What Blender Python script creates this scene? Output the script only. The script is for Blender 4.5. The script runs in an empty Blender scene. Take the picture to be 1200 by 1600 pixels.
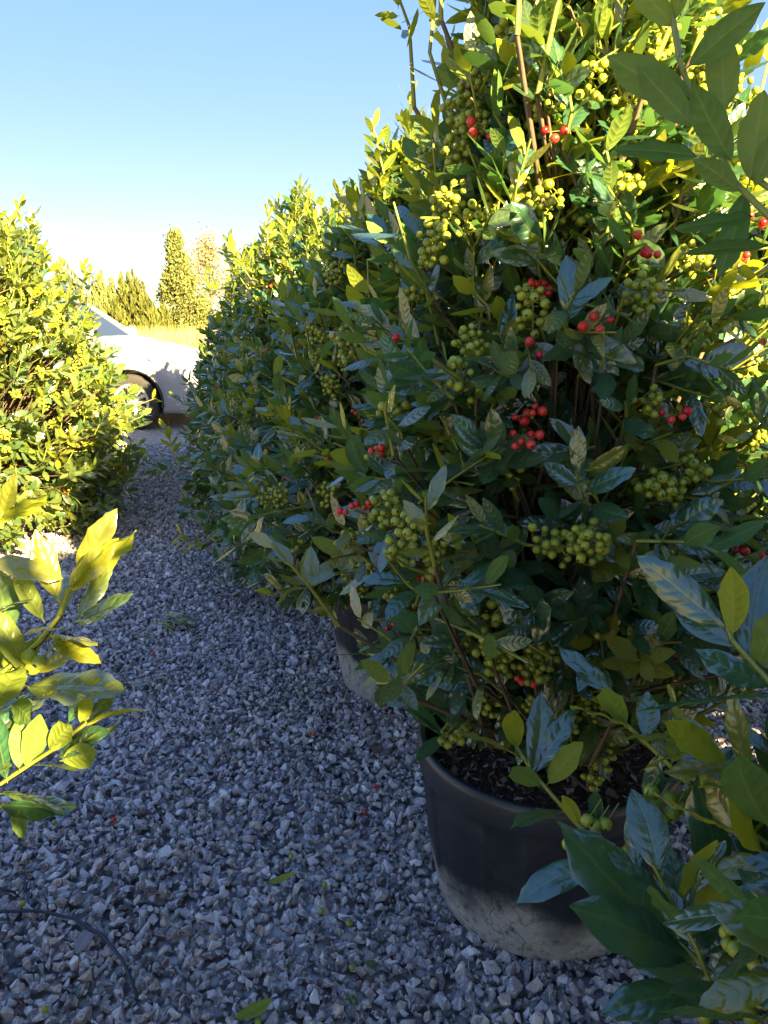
import bpy, bmesh, math, random
import numpy as np
from mathutils import Vector, Matrix, noise as mnoise

R = math.radians
S = bpy.context.scene
COL = S.collection
rng = np.random.default_rng(7)
random.seed(7)

# ------------------------------------------------------------------ camera
CAM_H, PITCH, FPX = 1.22, R(14.04), 1200.0
cd = bpy.data.cameras.new('camera'); cam = bpy.data.objects.new('camera', cd); COL.objects.link(cam)
cam.location = (0, 0, CAM_H); cam.rotation_euler = (R(90) - PITCH, 0, 0)
cd.sensor_fit = 'VERTICAL'; cd.sensor_height = 24.0; cd.lens = 24.0 * FPX / 1600.0
cd.clip_start = 0.02; cd.clip_end = 3000
S.camera = cam

# ------------------------------------------------------------------ world and sun
SUN_AZ, SUN_EL = R(147), R(23)          # azimuth clockwise from +Y
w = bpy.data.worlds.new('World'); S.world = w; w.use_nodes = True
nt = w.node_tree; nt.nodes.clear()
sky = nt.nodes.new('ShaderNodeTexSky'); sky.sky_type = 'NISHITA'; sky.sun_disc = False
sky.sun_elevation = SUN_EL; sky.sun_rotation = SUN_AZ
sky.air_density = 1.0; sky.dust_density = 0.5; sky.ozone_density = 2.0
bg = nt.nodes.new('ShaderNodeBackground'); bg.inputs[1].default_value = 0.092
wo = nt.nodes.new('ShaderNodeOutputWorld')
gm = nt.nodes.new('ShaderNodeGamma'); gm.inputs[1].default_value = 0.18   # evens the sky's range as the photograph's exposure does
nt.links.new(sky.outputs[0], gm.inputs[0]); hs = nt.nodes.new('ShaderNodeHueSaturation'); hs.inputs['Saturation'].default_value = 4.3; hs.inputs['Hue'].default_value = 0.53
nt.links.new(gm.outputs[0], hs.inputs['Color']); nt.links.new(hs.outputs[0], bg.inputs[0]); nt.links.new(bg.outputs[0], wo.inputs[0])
sl = bpy.data.lights.new('sun', 'SUN'); sl.energy = 4.7; sl.angle = R(0.5); sl.color = (1.0, 0.76, 0.36)
sun = bpy.data.objects.new('sun', sl); COL.objects.link(sun)
SUN = Vector((math.sin(SUN_AZ) * math.cos(SUN_EL), math.cos(SUN_AZ) * math.cos(SUN_EL), math.sin(SUN_EL)))
sun.location = SUN * 30
sun.rotation_euler = SUN.to_track_quat('Z', 'Y').to_euler()
S.view_settings.view_transform = 'Standard'; S.view_settings.look = 'None'
S.view_settings.gamma = 1.0; S.view_settings.use_curve_mapping = False
S.view_settings.exposure = 3.45
S.cycles.max_bounces = 8; S.cycles.diffuse_bounces = 6; S.cycles.glossy_bounces = 2; S.cycles.transmission_bounces = 4; S.cycles.transparent_max_bounces = 8
S.cycles.use_denoising = True

CP, SP = math.cos(PITCH), math.sin(PITCH)
def at(px, py, zc):
    """the point seen at a photo pixel, zc metres deep"""
    a, b = (px - 600) / FPX * zc, (py - 800) / FPX * zc
    return Vector((a, zc * CP - b * SP, CAM_H - zc * SP - b * CP))
def ground(px, py, z=0.0):
    t = math.atan((py - 800) / FPX) + PITCH
    b = (py - 800) / FPX
    zc = (CAM_H - z) / (SP + b * CP)
    return at(px, py, zc)
def project(P):
    x, y, z = P[:, 0], P[:, 1], P[:, 2] - CAM_H
    zc = y * CP - z * SP; yc = -(z * CP + y * SP)
    zs = np.where(zc > .05, zc, .05)
    return 600 + FPX * x / zs, 800 + FPX * yc / zs, zc

# ------------------------------------------------------------------ node helpers
class NT:
    def __init__(s, name):
        s.m = bpy.data.materials.new(name); s.m.use_nodes = True
        s.t = s.m.node_tree; s.t.nodes.clear()
        s.out = s.n('ShaderNodeOutputMaterial')
    def n(s, ty, **kw):
        nd = s.t.nodes.new(ty)
        for k, v in kw.items(): setattr(nd, k, v)
        return nd
    def put(s, sock, v):
        if v is None: return
        if isinstance(v, bpy.types.NodeSocket): s.t.links.new(v, sock)
        elif isinstance(v, (tuple, list)) and len(v) == 3 and sock.type == 'RGBA': sock.default_value = (*v, 1)
        else: sock.default_value = v
    def math(s, op, a, b=None, c=None, clamp=False):
        nd = s.n('ShaderNodeMath', operation=op, use_clamp=clamp)
        for i, v in enumerate((a, b, c)): s.put(nd.inputs[i], v)
        return nd.outputs[0]
    def mix(s, f, a, b, blend='MIX'):
        nd = s.n('ShaderNodeMix', data_type='RGBA', blend_type=blend)
        s.put(nd.inputs[0], f); s.put(nd.inputs[6], a); s.put(nd.inputs[7], b)
        return nd.outputs[2]
    def smooth(s, x, lo, hi, a=0.0, b=1.0):
        nd = s.n('ShaderNodeMapRange', interpolation_type='SMOOTHSTEP')
        for i, v in enumerate((x, lo, hi, a, b)): s.put(nd.inputs[i], v)
        return nd.outputs[0]
    def noise(s, vec, scale, detail=3, rough=.55):
        nd = s.n('ShaderNodeTexNoise'); s.put(nd.inputs['Vector'], vec)
        nd.inputs['Scale'].default_value = scale; nd.inputs['Detail'].default_value = detail; nd.inputs['Roughness'].default_value = rough
        return nd.outputs[0]
    def ramp(s, f, stops, interp='LINEAR'):
        nd = s.n('ShaderNodeValToRGB'); s.put(nd.inputs[0], f); cr = nd.color_ramp; cr.interpolation = interp
        while len(cr.elements) < len(stops): cr.elements.new(.5)
        for e, (p, c) in zip(cr.elements, stops): e.position = p; e.color = (*c, 1)
        return nd.outputs[0]
    def bump(s, h, strength=.3, dist=.01):
        nd = s.n('ShaderNodeBump'); s.put(nd.inputs['Height'], h)
        nd.inputs['Strength'].default_value = strength; nd.inputs['Distance'].default_value = dist
        return nd.outputs[0]
    def pri(s, col, rough=.5, spec=.5, metal=0.0, normal=None, **kw):
        nd = s.n('ShaderNodeBsdfPrincipled')
        s.put(nd.inputs['Base Color'], col); s.put(nd.inputs['Roughness'], rough)
        s.put(nd.inputs['Specular IOR Level'], spec); s.put(nd.inputs['Metallic'], metal)
        if normal is not None: s.put(nd.inputs['Normal'], normal)
        for k, v in kw.items(): s.put(nd.inputs[k.replace('_', ' ')], v)
        return nd.outputs[0]
    def done(s, sh):
        s.t.links.new(sh, s.out.inputs[0]); return s.m
    def co(s, k='Object'): return s.n('ShaderNodeTexCoord').outputs[k]
    def attr(s, name): return s.n('ShaderNodeAttribute', attribute_name=name).outputs['Fac']

M = {}
def mat_leaf(name, top_old, top_new, un_old, un_new, trans_old, trans_new, tfac=.25, rough=.27):
    t = NT(name)
    tone = t.attr('tone')
    rnd = t.n('ShaderNodeObjectInfo').outputs['Random']
    isl = t.n('ShaderNodeNewGeometry')
    uv = t.n('ShaderNodeUVMap', uv_map='UVMap').outputs[0]
    sep = t.n('ShaderNodeSeparateXYZ'); t.put(sep.inputs[0], uv)
    u = t.math('MULTIPLY', t.math('ABSOLUTE', t.math('SUBTRACT', sep.outputs[0], .5)), 2.0)
    v = sep.outputs[1]
    wv = t.math('MULTIPLY_ADD', t.noise(t.co(), 1.7, 2), .05, t.math('MULTIPLY', t.math('POWER', u, 1.4), -.14))
    ph = t.math('MULTIPLY', t.math('ADD', v, wv), 2 * math.pi * 7.0)
    vein = t.math('POWER', t.math('MULTIPLY_ADD', t.math('COSINE', ph), .5, .5), 2.2)
    vein = t.math('MULTIPLY', vein, t.smooth(u, .97, .55))
    rib = t.smooth(u, .11, .03)
    jit = t.math('MULTIPLY_ADD', rnd, .10, t.math('MULTIPLY_ADD', isl.outputs['Random Per Island'], .12, -.14))
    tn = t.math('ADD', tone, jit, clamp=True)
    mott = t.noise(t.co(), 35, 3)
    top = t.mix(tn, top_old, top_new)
    top = t.mix(t.math('MULTIPLY', t.math('SUBTRACT', mott, .35), .55, clamp=True), top, (.004, .010, .004))
    top = t.mix(t.math('MULTIPLY', vein, .03), top, (.16, .24, .07))
    top = t.mix(t.math('MULTIPLY', rib, .42), top, (.20, .25, .05))
    un = t.mix(tn, un_old, un_new)
    un = t.mix(t.math('MULTIPLY', rib, .5), un, (.30, .34, .07))
    un = t.mix(t.math('MULTIPLY', vein, .06), un, (.04, .06, .01))
    pet = t.smooth(v, .085, .06)
    bf = isl.outputs['Backfacing']
    col = t.mix(bf, top, un)
    col = t.mix(t.math('MULTIPLY', pet, .9), col, (.24, .26, .035))
    ht = t.math('SUBTRACT', t.math('MULTIPLY', vein, -1.0), t.math('MULTIPLY', rib, .9))
    nrm = t.bump(ht, .20, .003)
    rg = t.math('MULTIPLY_ADD', bf, .28, t.math('MULTIPLY_ADD', mott, .16, rough - .06))
    p = t.pri(col, rg, t.math('MULTIPLY_ADD', bf, -.4, .7), normal=nrm, Coat_Weight=t.math('MULTIPLY_ADD', bf, -1.0, 1.0), Coat_Roughness=t.math('MULTIPLY_ADD', mott, .22, .08), Coat_IOR=t.math('MULTIPLY_ADD', tn, -.35, 1.95), Coat_Normal=nrm)
    tr = t.n('ShaderNodeBsdfTranslucent'); t.put(tr.inputs[0], t.mix(tn, trans_old, trans_new))
    mx = t.n('ShaderNodeMixShader'); mx.inputs[0].default_value = tfac
    t.t.links.new(p, mx.inputs[1]); t.t.links.new(tr.outputs[0], mx.inputs[2])
    return t.done(mx.outputs[0])
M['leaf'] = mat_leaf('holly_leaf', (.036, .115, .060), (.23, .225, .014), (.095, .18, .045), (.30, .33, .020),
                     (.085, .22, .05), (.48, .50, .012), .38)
M['leaf_dry'] = mat_leaf('dry_leaf', (.15, .075, .035), (.22, .12, .06), (.18, .10, .06), (.22, .13, .08),
                         (.14, .06, .02), (.18, .08, .03), .12, .55)

def mat_berry(name, c0, c1):
    t = NT(name)
    pole = t.attr('pole'); rnd = t.n('ShaderNodeObjectInfo').outputs['Random']
    isl = t.n('ShaderNodeNewGeometry').outputs['Random Per Island']
    f = t.math('FRACT', t.math('ADD', rnd, isl))
    col = t.mix(f, c0, c1)
    col = t.mix(t.smooth(pole, .93, .97), col, (.02, .018, .01))
    return t.done(t.pri(col, .32, .5))
M['berry_green'] = mat_berry('unripe_berry', (.16, .21, .016), (.30, .33, .03))
M['berry_red'] = mat_berry('ripe_berry', (.50, .012, .012), (.62, .05, .03))

t = NT('green_shoot'); n_ = t.noise(t.co(), 30)
M['shoot'] = t.done(t.pri(t.mix(n_, (.16, .20, .03), (.26, .27, .05)), .5, .35))
t = NT('brown_bark'); n_ = t.noise(t.co(), 45, 5)
M['bark'] = t.done(t.pri(t.mix(n_, (.07, .05, .035), (.20, .15, .10)), .8, .2, normal=t.bump(n_, .6, .004)))

def mat_gravel():
    t = NT('crushed_gravel')
    g = t.n('ShaderNodeNewGeometry'); r = g.outputs['Random Per Island']
    c = t.ramp(r, [(0, (.07, .07, .08)), (.20, (.17, .17, .19)), (.50, (.35, .35, .375)), (.72, (.54, .54, .56)),
                   (.80, (.46, .37, .29)), (.87, (.58, .57, .57)), (.95, (.70, .69, .69)), (1, (.85, .84, .82))])
    co = t.co()
    m1 = t.noise(co, 160, 4, .65)
    c = t.mix(t.math('MULTIPLY', t.smooth(m1, .42, .7), .5), c, (.58, .58, .60))
    c = t.mix(t.math('MULTIPLY', t.smooth(m1, .5, .28), .5), c, (.06, .063, .07))
    nv = t.n('ShaderNodeTexWave'); t.put(nv.inputs[0], co); nv.inputs['Scale'].default_value = 14; nv.inputs['Distortion'].default_value = 26; nv.inputs['Detail'].default_value = 2
    c = t.mix(t.math('MULTIPLY', t.smooth(nv.outputs['Fac'], .93, .99), .6), c, (.78, .77, .75))
    c = t.mix(1.0, c, (1.0, .90, .84), 'MULTIPLY')
    return t.done(t.pri(c, .72, .35, normal=t.bump(t.noise(co, 320, 3), .35, .002)))
M['gravel'] = mat_gravel()

def mat_ground():
    t = NT('gravel_ground'); co = t.co()
    v = t.n('ShaderNodeTexVoronoi'); t.put(v.inputs['Vector'], co); v.inputs['Scale'].default_value = 42
    h = t.n('ShaderNodeSeparateColor'); t.put(h.inputs[0], v.outputs['Color'])
    c = t.ramp(h.outputs[0], [(0, (.13, .13, .15)), (.4, (.30, .30, .325)), (.7, (.44, .44, .455)), (.85, (.42, .35, .28)), (1, (.68, .67, .66))])
    c = t.mix(t.smooth(v.outputs['Distance'], .35, .75), c, (.03, .03, .03))
    big = t.noise(co, .35, 4)
    c = t.mix(t.math('MULTIPLY', big, .45), c, (.31, .26, .215))
    return t.done(t.pri(c, .8, .3, normal=t.bump(v.outputs['Distance'], -.9, .012)))
M['ground'] = mat_ground()
def mat_lane():
    t = NT('lane_grit'); co = t.co()
    v = t.n('ShaderNodeTexVoronoi'); t.put(v.inputs['Vector'], co); v.inputs['Scale'].default_value = 60
    h = t.n('ShaderNodeSeparateColor'); t.put(h.inputs[0], v.outputs['Color'])
    c = t.ramp(h.outputs[0], [(0, (.16, .14, .12)), (.6, (.29, .26, .22)), (1, (.42, .39, .34))])
    c = t.mix(t.math('MULTIPLY', t.noise(co, 1.2, 4), .5), c, (.30, .25, .19))
    return t.done(t.pri(c, .85, .25, normal=t.bump(v.outputs['Distance'], -.5, .008)))
M['lane'] = mat_lane()
t = NT('field_soil'); n_ = t.noise(t.co(), .8, 5)
M['field'] = t.done(t.pri(t.mix(n_, (.20, .15, .07), (.30, .22, .10)), .9, .1))
t = NT('dry_grass'); r_ = t.n('ShaderNodeNewGeometry').outputs['Random Per Island']
M['grass'] = t.done(t.pri(t.mix(r_, (.30, .20, .08), (.46, .33, .14)), .8, .15))

def mat_pot():
    t = NT('black_pot_plastic'); co = t.co()
    sep = t.n('ShaderNodeSeparateXYZ'); t.put(sep.inputs[0], co)
    z = sep.outputs[2]
    n1 = t.noise(co, 9, 6, .6); n2 = t.noise(co, 60, 4, .7); n3 = t.noise(co, 4, 2)
    edge = t.math('ADD', z, t.math('ADD', t.math('MULTIPLY_ADD', n1, -.10, .05), t.math('MULTIPLY_ADD', n3, -.26, .13)))
    d = t.smooth(edge, .165, .075)
    d = t.math('MULTIPLY', d, t.smooth(n2, .22, .5))
    v = t.n('ShaderNodeTexVoronoi', feature='DISTANCE_TO_EDGE'); t.put(v.inputs['Vector'], t.n('ShaderNodeVectorMath', operation='ADD').outputs[0])
    add = v.inputs['Vector'].links[0].from_node; t.put(add.inputs[0], co)
    nn = t.n('ShaderNodeTexNoise'); nn.inputs['Scale'].default_value = 14; t.put(nn.inputs['Vector'], co)
    sc = t.n('ShaderNodeVectorMath', operation='SCALE'); t.put(sc.inputs[0], nn.outputs['Color']); sc.inputs['Scale'].default_value = .07
    t.put(add.inputs[1], sc.outputs[0]); v.inputs['Scale'].default_value = 22
    crack = t.math('MULTIPLY', t.smooth(v.outputs['Distance'], .035, .008), t.smooth(edge, .26, .12))
    crack = t.math('MULTIPLY', crack, t.smooth(n1, .46, .56))
    c = t.mix(t.math('MULTIPLY', n2, .35), (.013, .015, .019), (.04, .044, .052))
    c = t.mix(t.math('MULTIPLY', t.smooth(n1, .5, .75), .22), c, (.12, .12, .12))
    c = t.mix(t.math('MULTIPLY', d, .92), c, t.mix(n2, (.24, .225, .20), (.50, .465, .42)))
    c = t.mix(t.math('MULTIPLY', crack, .5), c, (.008, .008, .009))
    rg = t.math('MULTIPLY_ADD', d, .35, .42)
    return t.done(t.pri(c, rg, .45, normal=t.bump(t.math('ADD', n2, t.math('MULTIPLY', crack, -1.5)), .25, .003)))
M['pot'] = mat_pot()
t = NT('pot_rim_plastic'); n_ = t.noise(t.co(), 50, 4, .7)
M['rim'] = t.done(t.pri(t.mix(t.math('MULTIPLY', n_, .5), (.014, .016, .020), (.06, .064, .072)), .38, .5))
t = NT('potting_soil'); n_ = t.noise(t.co(), 60, 6, .7)
M['soil'] = t.done(t.pri(t.ramp(n_, [(.3, (.03, .02, .014)), (.55, (.12, .082, .06)), (.75, (.24, .17, .12))]), .95, .1, normal=t.bump(n_, 1, .02)))
t = NT('bark_chip'); r_ = t.n('ShaderNodeNewGeometry').outputs['Random Per Island']
M['chip'] = t.done(t.pri(t.ramp(r_, [(0, (.06, .036, .025)), (.5, (.20, .125, .085)), (.85, (.34, .225, .16)), (1, (.6, .55, .46))]), .85, .2))
t = NT('hose_black'); M['hose'] = t.done(t.pri((.012, .012, .014), .4, .5))
t = NT('car_paint'); n_ = t.noise(t.co(), 2, 3)
M['paint'] = t.done(t.pri(t.mix(n_, (.30, .30, .31), (.34, .34, .35)), .22, .5, Coat_Weight=.6))
t = NT('tyre_rubber'); n_ = t.noise(t.co(), 20, 3); M['tyre'] = t.done(t.pri(t.mix(n_, (.022, .021, .021), (.05, .047, .044)), .8, .3))
t = NT('hub_silver'); M['hub'] = t.done(t.pri((.42, .41, .40), .35, .5, .6))
t = NT('black_trim'); M['trim'] = t.done(t.pri((.012, .012, .013), .6, .4))
t = NT('car_glass'); M['glass'] = t.done(t.pri((.03, .04, .045), .04, .6))
t = NT('lamp_glass'); M['lamp'] = t.done(t.pri((.50, .53, .56), .06, .6, .25))
t = NT('tail_lamp'); M['tail'] = t.done(t.pri((.35, .01, .01), .15, .5))
def mat_crown(name, a, b):
    t = NT(name); r = t.n('ShaderNodeNewGeometry').outputs['Random Per Island']
    col = t.mix(r, a, b)
    d = t.n('ShaderNodeBsdfDiffuse'); t.put(d.inputs[0], col)
    tr = t.n('ShaderNodeBsdfTranslucent'); t.put(tr.inputs[0], col)
    mx = t.n('ShaderNodeMixShader'); mx.inputs[0].default_value = .25
    t.t.links.new(d.outputs[0], mx.inputs[1]); t.t.links.new(tr.outputs[0], mx.inputs[2])
    return t.done(mx.outputs[0])
M['thuja'] = mat_crown('thuja_foliage', (.06, .085, .022), (.15, .15, .04))
M['larch'] = mat_crown('golden_foliage', (.10, .13, .04), (.21, .22, .08))
M['pale'] = mat_crown('pale_foliage', (.22, .19, .10), (.34, .29, .16))

# ------------------------------------------------------------------ mesh helpers
def tag(o, label=None, cat=None, group=None, kind=None):
    for k, v in (('label', label), ('category', cat), ('group', group), ('kind', kind)):
        if v: o[k] = v
    return o
def link(name, me, parent=None, mat=None, loc=None):
    o = bpy.data.objects.new(name, me); COL.objects.link(o)
    if parent: o.parent = parent
    if mat and me is not None and not me.materials: me.materials.append(mat)
    if loc is not None: o.location = loc
    return o
def empty(name, loc, label, cat, group=None, rz=0):
    o = link(name, None, loc=loc); o.rotation_euler.z = rz; o.empty_display_size = .1
    return tag(o, label, cat, group)
def mesh_np(name, V, F, mat, uv=None, attrs=None, smooth=True):
    me = bpy.data.meshes.new(name)
    V = np.ascontiguousarray(V, np.float32); F = np.ascontiguousarray(F, np.int32)
    n, k = F.shape
    me.vertices.add(len(V)); me.vertices.foreach_set('co', V.ravel())
    me.loops.add(n * k); me.loops.foreach_set('vertex_index', F.ravel())
    me.polygons.add(n); me.polygons.foreach_set('loop_start', np.arange(0, n * k, k, dtype=np.int32))
    me.polygons.foreach_set('use_smooth', np.full(n, smooth, bool))
    if uv is not None:
        l = me.uv_layers.new(name='UVMap'); l.data.foreach_set('uv', np.ascontiguousarray(uv[F.ravel()], np.float32).ravel())
    for an, a in (attrs or {}).items():
        at_ = me.attributes.new(an, 'FLOAT', 'POINT'); at_.data.foreach_set('value', np.ascontiguousarray(a, np.float32))
    me.update(calc_edges=True); me.materials.append(mat)
    return me
def nrm(a): return a / np.maximum(np.linalg.norm(a, axis=-1, keepdims=True), 1e-9)

class MB:
    """collects tubes, boxes and lathes into one mesh"""
    def __init__(s): s.v = []; s.f = []
    def tube(s, pts, rad, n=6, cap=True):
        pts = [Vector(p) for p in pts]; b = len(s.v)
        if not hasattr(rad, '__len__'): rad = [rad] * len(pts)
        ref = Vector((.31, .17, .93))
        for i, p in enumerate(pts):
            d = (pts[min(i + 1, len(pts) - 1)] - pts[max(i - 1, 0)]).normalized()
            x = d.cross(ref).normalized(); y = d.cross(x)
            for k in range(n):
                a = 2 * math.pi * k / n; s.v.append(p + (x * math.cos(a) + y * math.sin(a)) * rad[i])
        for i in range(len(pts) - 1):
            for k in range(n):
                k2 = (k + 1) % n; s.f.append((b + i * n + k, b + i * n + k2, b + i * n + n + k2, b + i * n + n + k))
        if cap:
            s.f.append(tuple(b + k for k in range(n))[::-1]); e = b + (len(pts) - 1) * n; s.f.append(tuple(e + k for k in range(n)))
        return s
    def box(s, c, h, M3=None):
        b = len(s.v)
        for x in (-1, 1):
            for y in (-1, 1):
                for z in (-1, 1):
                    q = Vector((x * h[0], y * h[1], z * h[2]))
                    s.v.append(Vector(c) + (M3 @ q if M3 else q))
        for f in ((0, 1, 3, 2), (4, 6, 7, 5), (0, 4, 5, 1), (2, 3, 7, 6), (0, 2, 6, 4), (1, 5, 7, 3)): s.f.append(tuple(b + i for i in f))
        return s
    def lathe(s, prof, n=48, fn=None, axis='z', c=(0, 0, 0)):
        b = len(s.v); c = Vector(c)
        for i, (r, z) in enumerate(prof):
            for k in range(n):
                a = 2 * math.pi * k / n
                rr, zz = fn(i, a, r, z) if fn else (r, z)
                q = (rr * math.cos(a), rr * math.sin(a), zz) if axis == 'z' else (rr * math.cos(a), zz, -rr * math.sin(a))
                s.v.append(c + Vector(q))
        for i in range(len(prof) - 1):
            for k in range(n):
                k2 = (k + 1) % n; s.f.append((b + i * n + k, b + i * n + k2, b + i * n + n + k2, b + i * n + n + k))
        return s
    def mesh(s, name, mat, smooth=True, angle=None):
        me = bpy.data.meshes.new(name); me.from_pydata([tuple(v) for v in s.v], [], s.f); me.update()
        if smooth: me.polygons.foreach_set('use_smooth', [True] * len(me.polygons))
        if smooth and angle: me.set_sharp_from_angle(angle=R(angle))
        me.materials.append(mat); return me
    def build(s, name, mat, parent=None, smooth=True, angle=40, loc=None):
        return link(name, s.mesh(name, mat, smooth, angle), parent, loc=loc)

# ================================================================== SETTING
def sheet(name, poly, z, mat):
    me = bpy.data.meshes.new(name); me.from_pydata([(x, y, z) for x, y in poly], [], [tuple(range(len(poly)))]); me.update()
    return tag(link(name, me, mat=mat), kind='structure')
sheet('ground', [(-900, -900), (900, -900), (900, 900), (-900, 900)], 0, M['ground'])
sheet('lane', [(-40, 8.6), (40, 6.6), (40, 10.6), (-40, 12.6)], .004, M['lane'])
sheet('field', [(-300, 12.9), (300, 11.4), (300, 500), (-300, 500)], .006, M['field'])

# ---- gravel stones
def stone_variants(n=14):
    out = []
    for i in range(n):
        bm = bmesh.new(); rs = random.Random(100 + i)
        el = (1, rs.uniform(.6, .95), rs.uniform(.36, .66))
        for k in range(rs.choice((9, 10, 12, 13))):
            d = Vector((rs.gauss(0, 1), rs.gauss(0, 1), rs.gauss(0, 1))).normalized() * rs.uniform(.82, 1.05)
            bm.verts.new((d.x * el[0], d.y * el[1], d.z * el[2]))
        r = bmesh.ops.convex_hull(bm, input=bm.verts)
        bmesh.ops.delete(bm, geom=[g for g in set(r['geom_interior'] + r['geom_unused']) if isinstance(g, bmesh.types.BMVert)], context='VERTS')
        bmesh.ops.triangulate(bm, faces=bm.faces)
        bm.verts.index_update()
        V = np.array([v.co[:] for v in bm.verts], np.float32); F = np.array([[v.index for v in f.verts] for f in bm.faces], np.int32)
        out.append((V, F)); bm.free()
    return out
STONES = stone_variants()
def rand_rot(n, tilt=1.0):
    q = rng.normal(size=(n, 4)); q[:, 1:3] *= tilt; q = nrm(q)
    a, b, c, d = q.T
    return np.stack([np.stack([1 - 2 * (c * c + d * d), 2 * (b * c - a * d), 2 * (b * d + a * c)], -1),
                     np.stack([2 * (b * c + a * d), 1 - 2 * (b * b + d * d), 2 * (c * d - a * b)], -1),
                     np.stack([2 * (b * d - a * c), 2 * (c * d + a * b), 1 - 2 * (b * b + c * c)], -1)], 1)
def scatter(P, size, Rm, variants):
    Vs, Fs, off = [], [], 0
    pick = rng.integers(0, len(variants), len(P))
    for i, (V, F) in enumerate(variants):
        s = np.where(pick == i)[0]
        if not len(s): continue
        W = np.einsum('nij,vj->nvi', Rm[s], V) * size[s][:, None, None] + P[s][:, None, :]
        Fs.append((F[None] + (np.arange(len(s)) * len(V))[:, None, None] + off).reshape(-1, F.shape[1])); Vs.append(W.reshape(-1, 3))
        off += W.shape[0] * W.shape[1]
    return np.concatenate(Vs), np.concatenate(Fs)
def gravel_points():
    pts = []; sz = []
    def zone(y0, y1, xl, xr, step, layers, s):
        for L in range(layers):
            ys = np.arange(y0, y1, step)
            for y in ys:
                x0, x1 = xl(y), xr(y)
                xs = np.arange(x0, x1, step); n = len(xs)
                p = np.stack([xs + rng.uniform(-.6, .6, n) * step, y + rng.uniform(-.6, .6, n) * step, np.zeros(n)], 1)
                k = s * np.exp(rng.normal(0, .30, n))
                p[:, 2] = k * .25 + L * s * .55 + rng.uniform(-.25, .5, n) * s
                pts.append(p); sz.append(k)
    zone(.80, 3.0, lambda y: -.62 * (y + .35), lambda y: .62 * (y + .35), .0205, 2, .0124)
    zone(3.0, 4.0, lambda y: -.5 * y - .35, lambda y: .28 * y - .2, .0235, 2, .0126)
    zone(4.0, 5.2, lambda y: -.5 * y - .35, lambda y: .1, .0235, 1, .0145)
    zone(5.2, 7.65, lambda y: -.42 * y, lambda y: -.5, .029, 1, .0145)
    P = np.concatenate(pts); k = np.clip(np.concatenate(sz), .005, .024)
    return P, k
P, k = gravel_points()
# gentle unevenness of the bed
P[:, 2] += .010 * np.sin(P[:, 0] * 5.1 + 1.3 * np.sin(P[:, 1] * 3.0)) * np.cos(P[:, 1] * 4.3) + .004
V, F = scatter(P, k, rand_rot(len(P), .6), STONES)
tag(link('gravel', mesh_np('gravel', V, F, M['gravel'], smooth=False)), 'grey crushed stone gravel covering the path between the bushes', 'gravel', kind='stuff')

# ================================================================== LEAVES
def leaf_shape(nv, nc, seed, spines):
    """unit leaf along +Y, top side +Z; rows x columns grid with a short petiole"""
    rs = np.random.default_rng(seed)
    lin = np.linspace(0, 1, nv + 1)
    vs = np.concatenate([[-.09, -.02] if nc > 1 else [-.09], .45 * lin + .55 * (.5 - .5 * np.cos(math.pi * lin))])
    cs = np.linspace(-1, 1, 2 * nc + 1)
    W = rs.uniform(.215, .265); fold = rs.uniform(.08, .32); bend = rs.uniform(-.03, .34); twist = rs.uniform(-.25, .25)
    wav = rs.uniform(0, .03); skew = rs.uniform(-.05, .05)
    V, UV = [], []
    sp = [(rs.uniform(.5, .9), s) for s in (-1, 1) for _ in range(rs.integers(0, 3))] if spines else []
    for i, v in enumerate(vs):
        if v < 0: w = .012
        else:
            w = W * (max(math.sin(math.pi * min(v, 1) ** 1.02), 0)) ** .62
            if v > .72: w *= 1 - .42 * ((v - .72) / .28) ** 1.3
            w = max(w, .016 if v < .5 else .005)
        for c in cs:
            wc = w
            for (v0, s) in sp:
                if c * s > .6 and abs(v - v0) < .55 / nv: wc = w + .032 * (1.0 if abs(c) > .99 else .2)
            x = c * wc + skew * math.sin(math.pi * max(v, 0))
            z = (fold * abs(c) - .22 * c * c * c * c) * w + wav * math.sin(v * 17 + c * 2) * abs(c) - bend * max(v, 0) ** 2
            if spines and nc > 2: z += .007 * math.sin(2 * math.pi * (v - abs(c) * .16) * 8) * abs(c) * (1 - abs(c)) * 3 * (1 if 0 < v < .95 else 0)
            a = twist * max(v, 0)
            V.append((x * math.cos(a) - z * math.sin(a), v, x * math.sin(a) + z * math.cos(a)))
            UV.append((.5 + .5 * c, (v + .09) / 1.09))
    n = len(cs); F = []
    for i in range(len(vs) - 1):
        for j in range(n - 1):
            F.append((i * n + j, i * n + j + 1, (i + 1) * n + j + 1, (i + 1) * n + j))
    return np.array(V, np.float32), np.array(F, np.int32), np.array(UV, np.float32)
LOW = [leaf_shape(4, 1, 20 + i, False) for i in range(6)]
HIGH = [leaf_shape(16, 3, 60 + i, True) for i in range(7)]
TONES = [0.0, .18, .45, .85]
HIGH_ME = [[mesh_np('leaf', V, F, M['leaf'], UV, {'tone': np.full(len(V), t)}) for t in TONES] for V, F, UV in HIGH]
DRY_ME = [mesh_np('dry_leaf', V, F, M['leaf_dry'], UV, {'tone': np.full(len(V), .3)}) for V, F, UV in HIGH[:4]]

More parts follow.
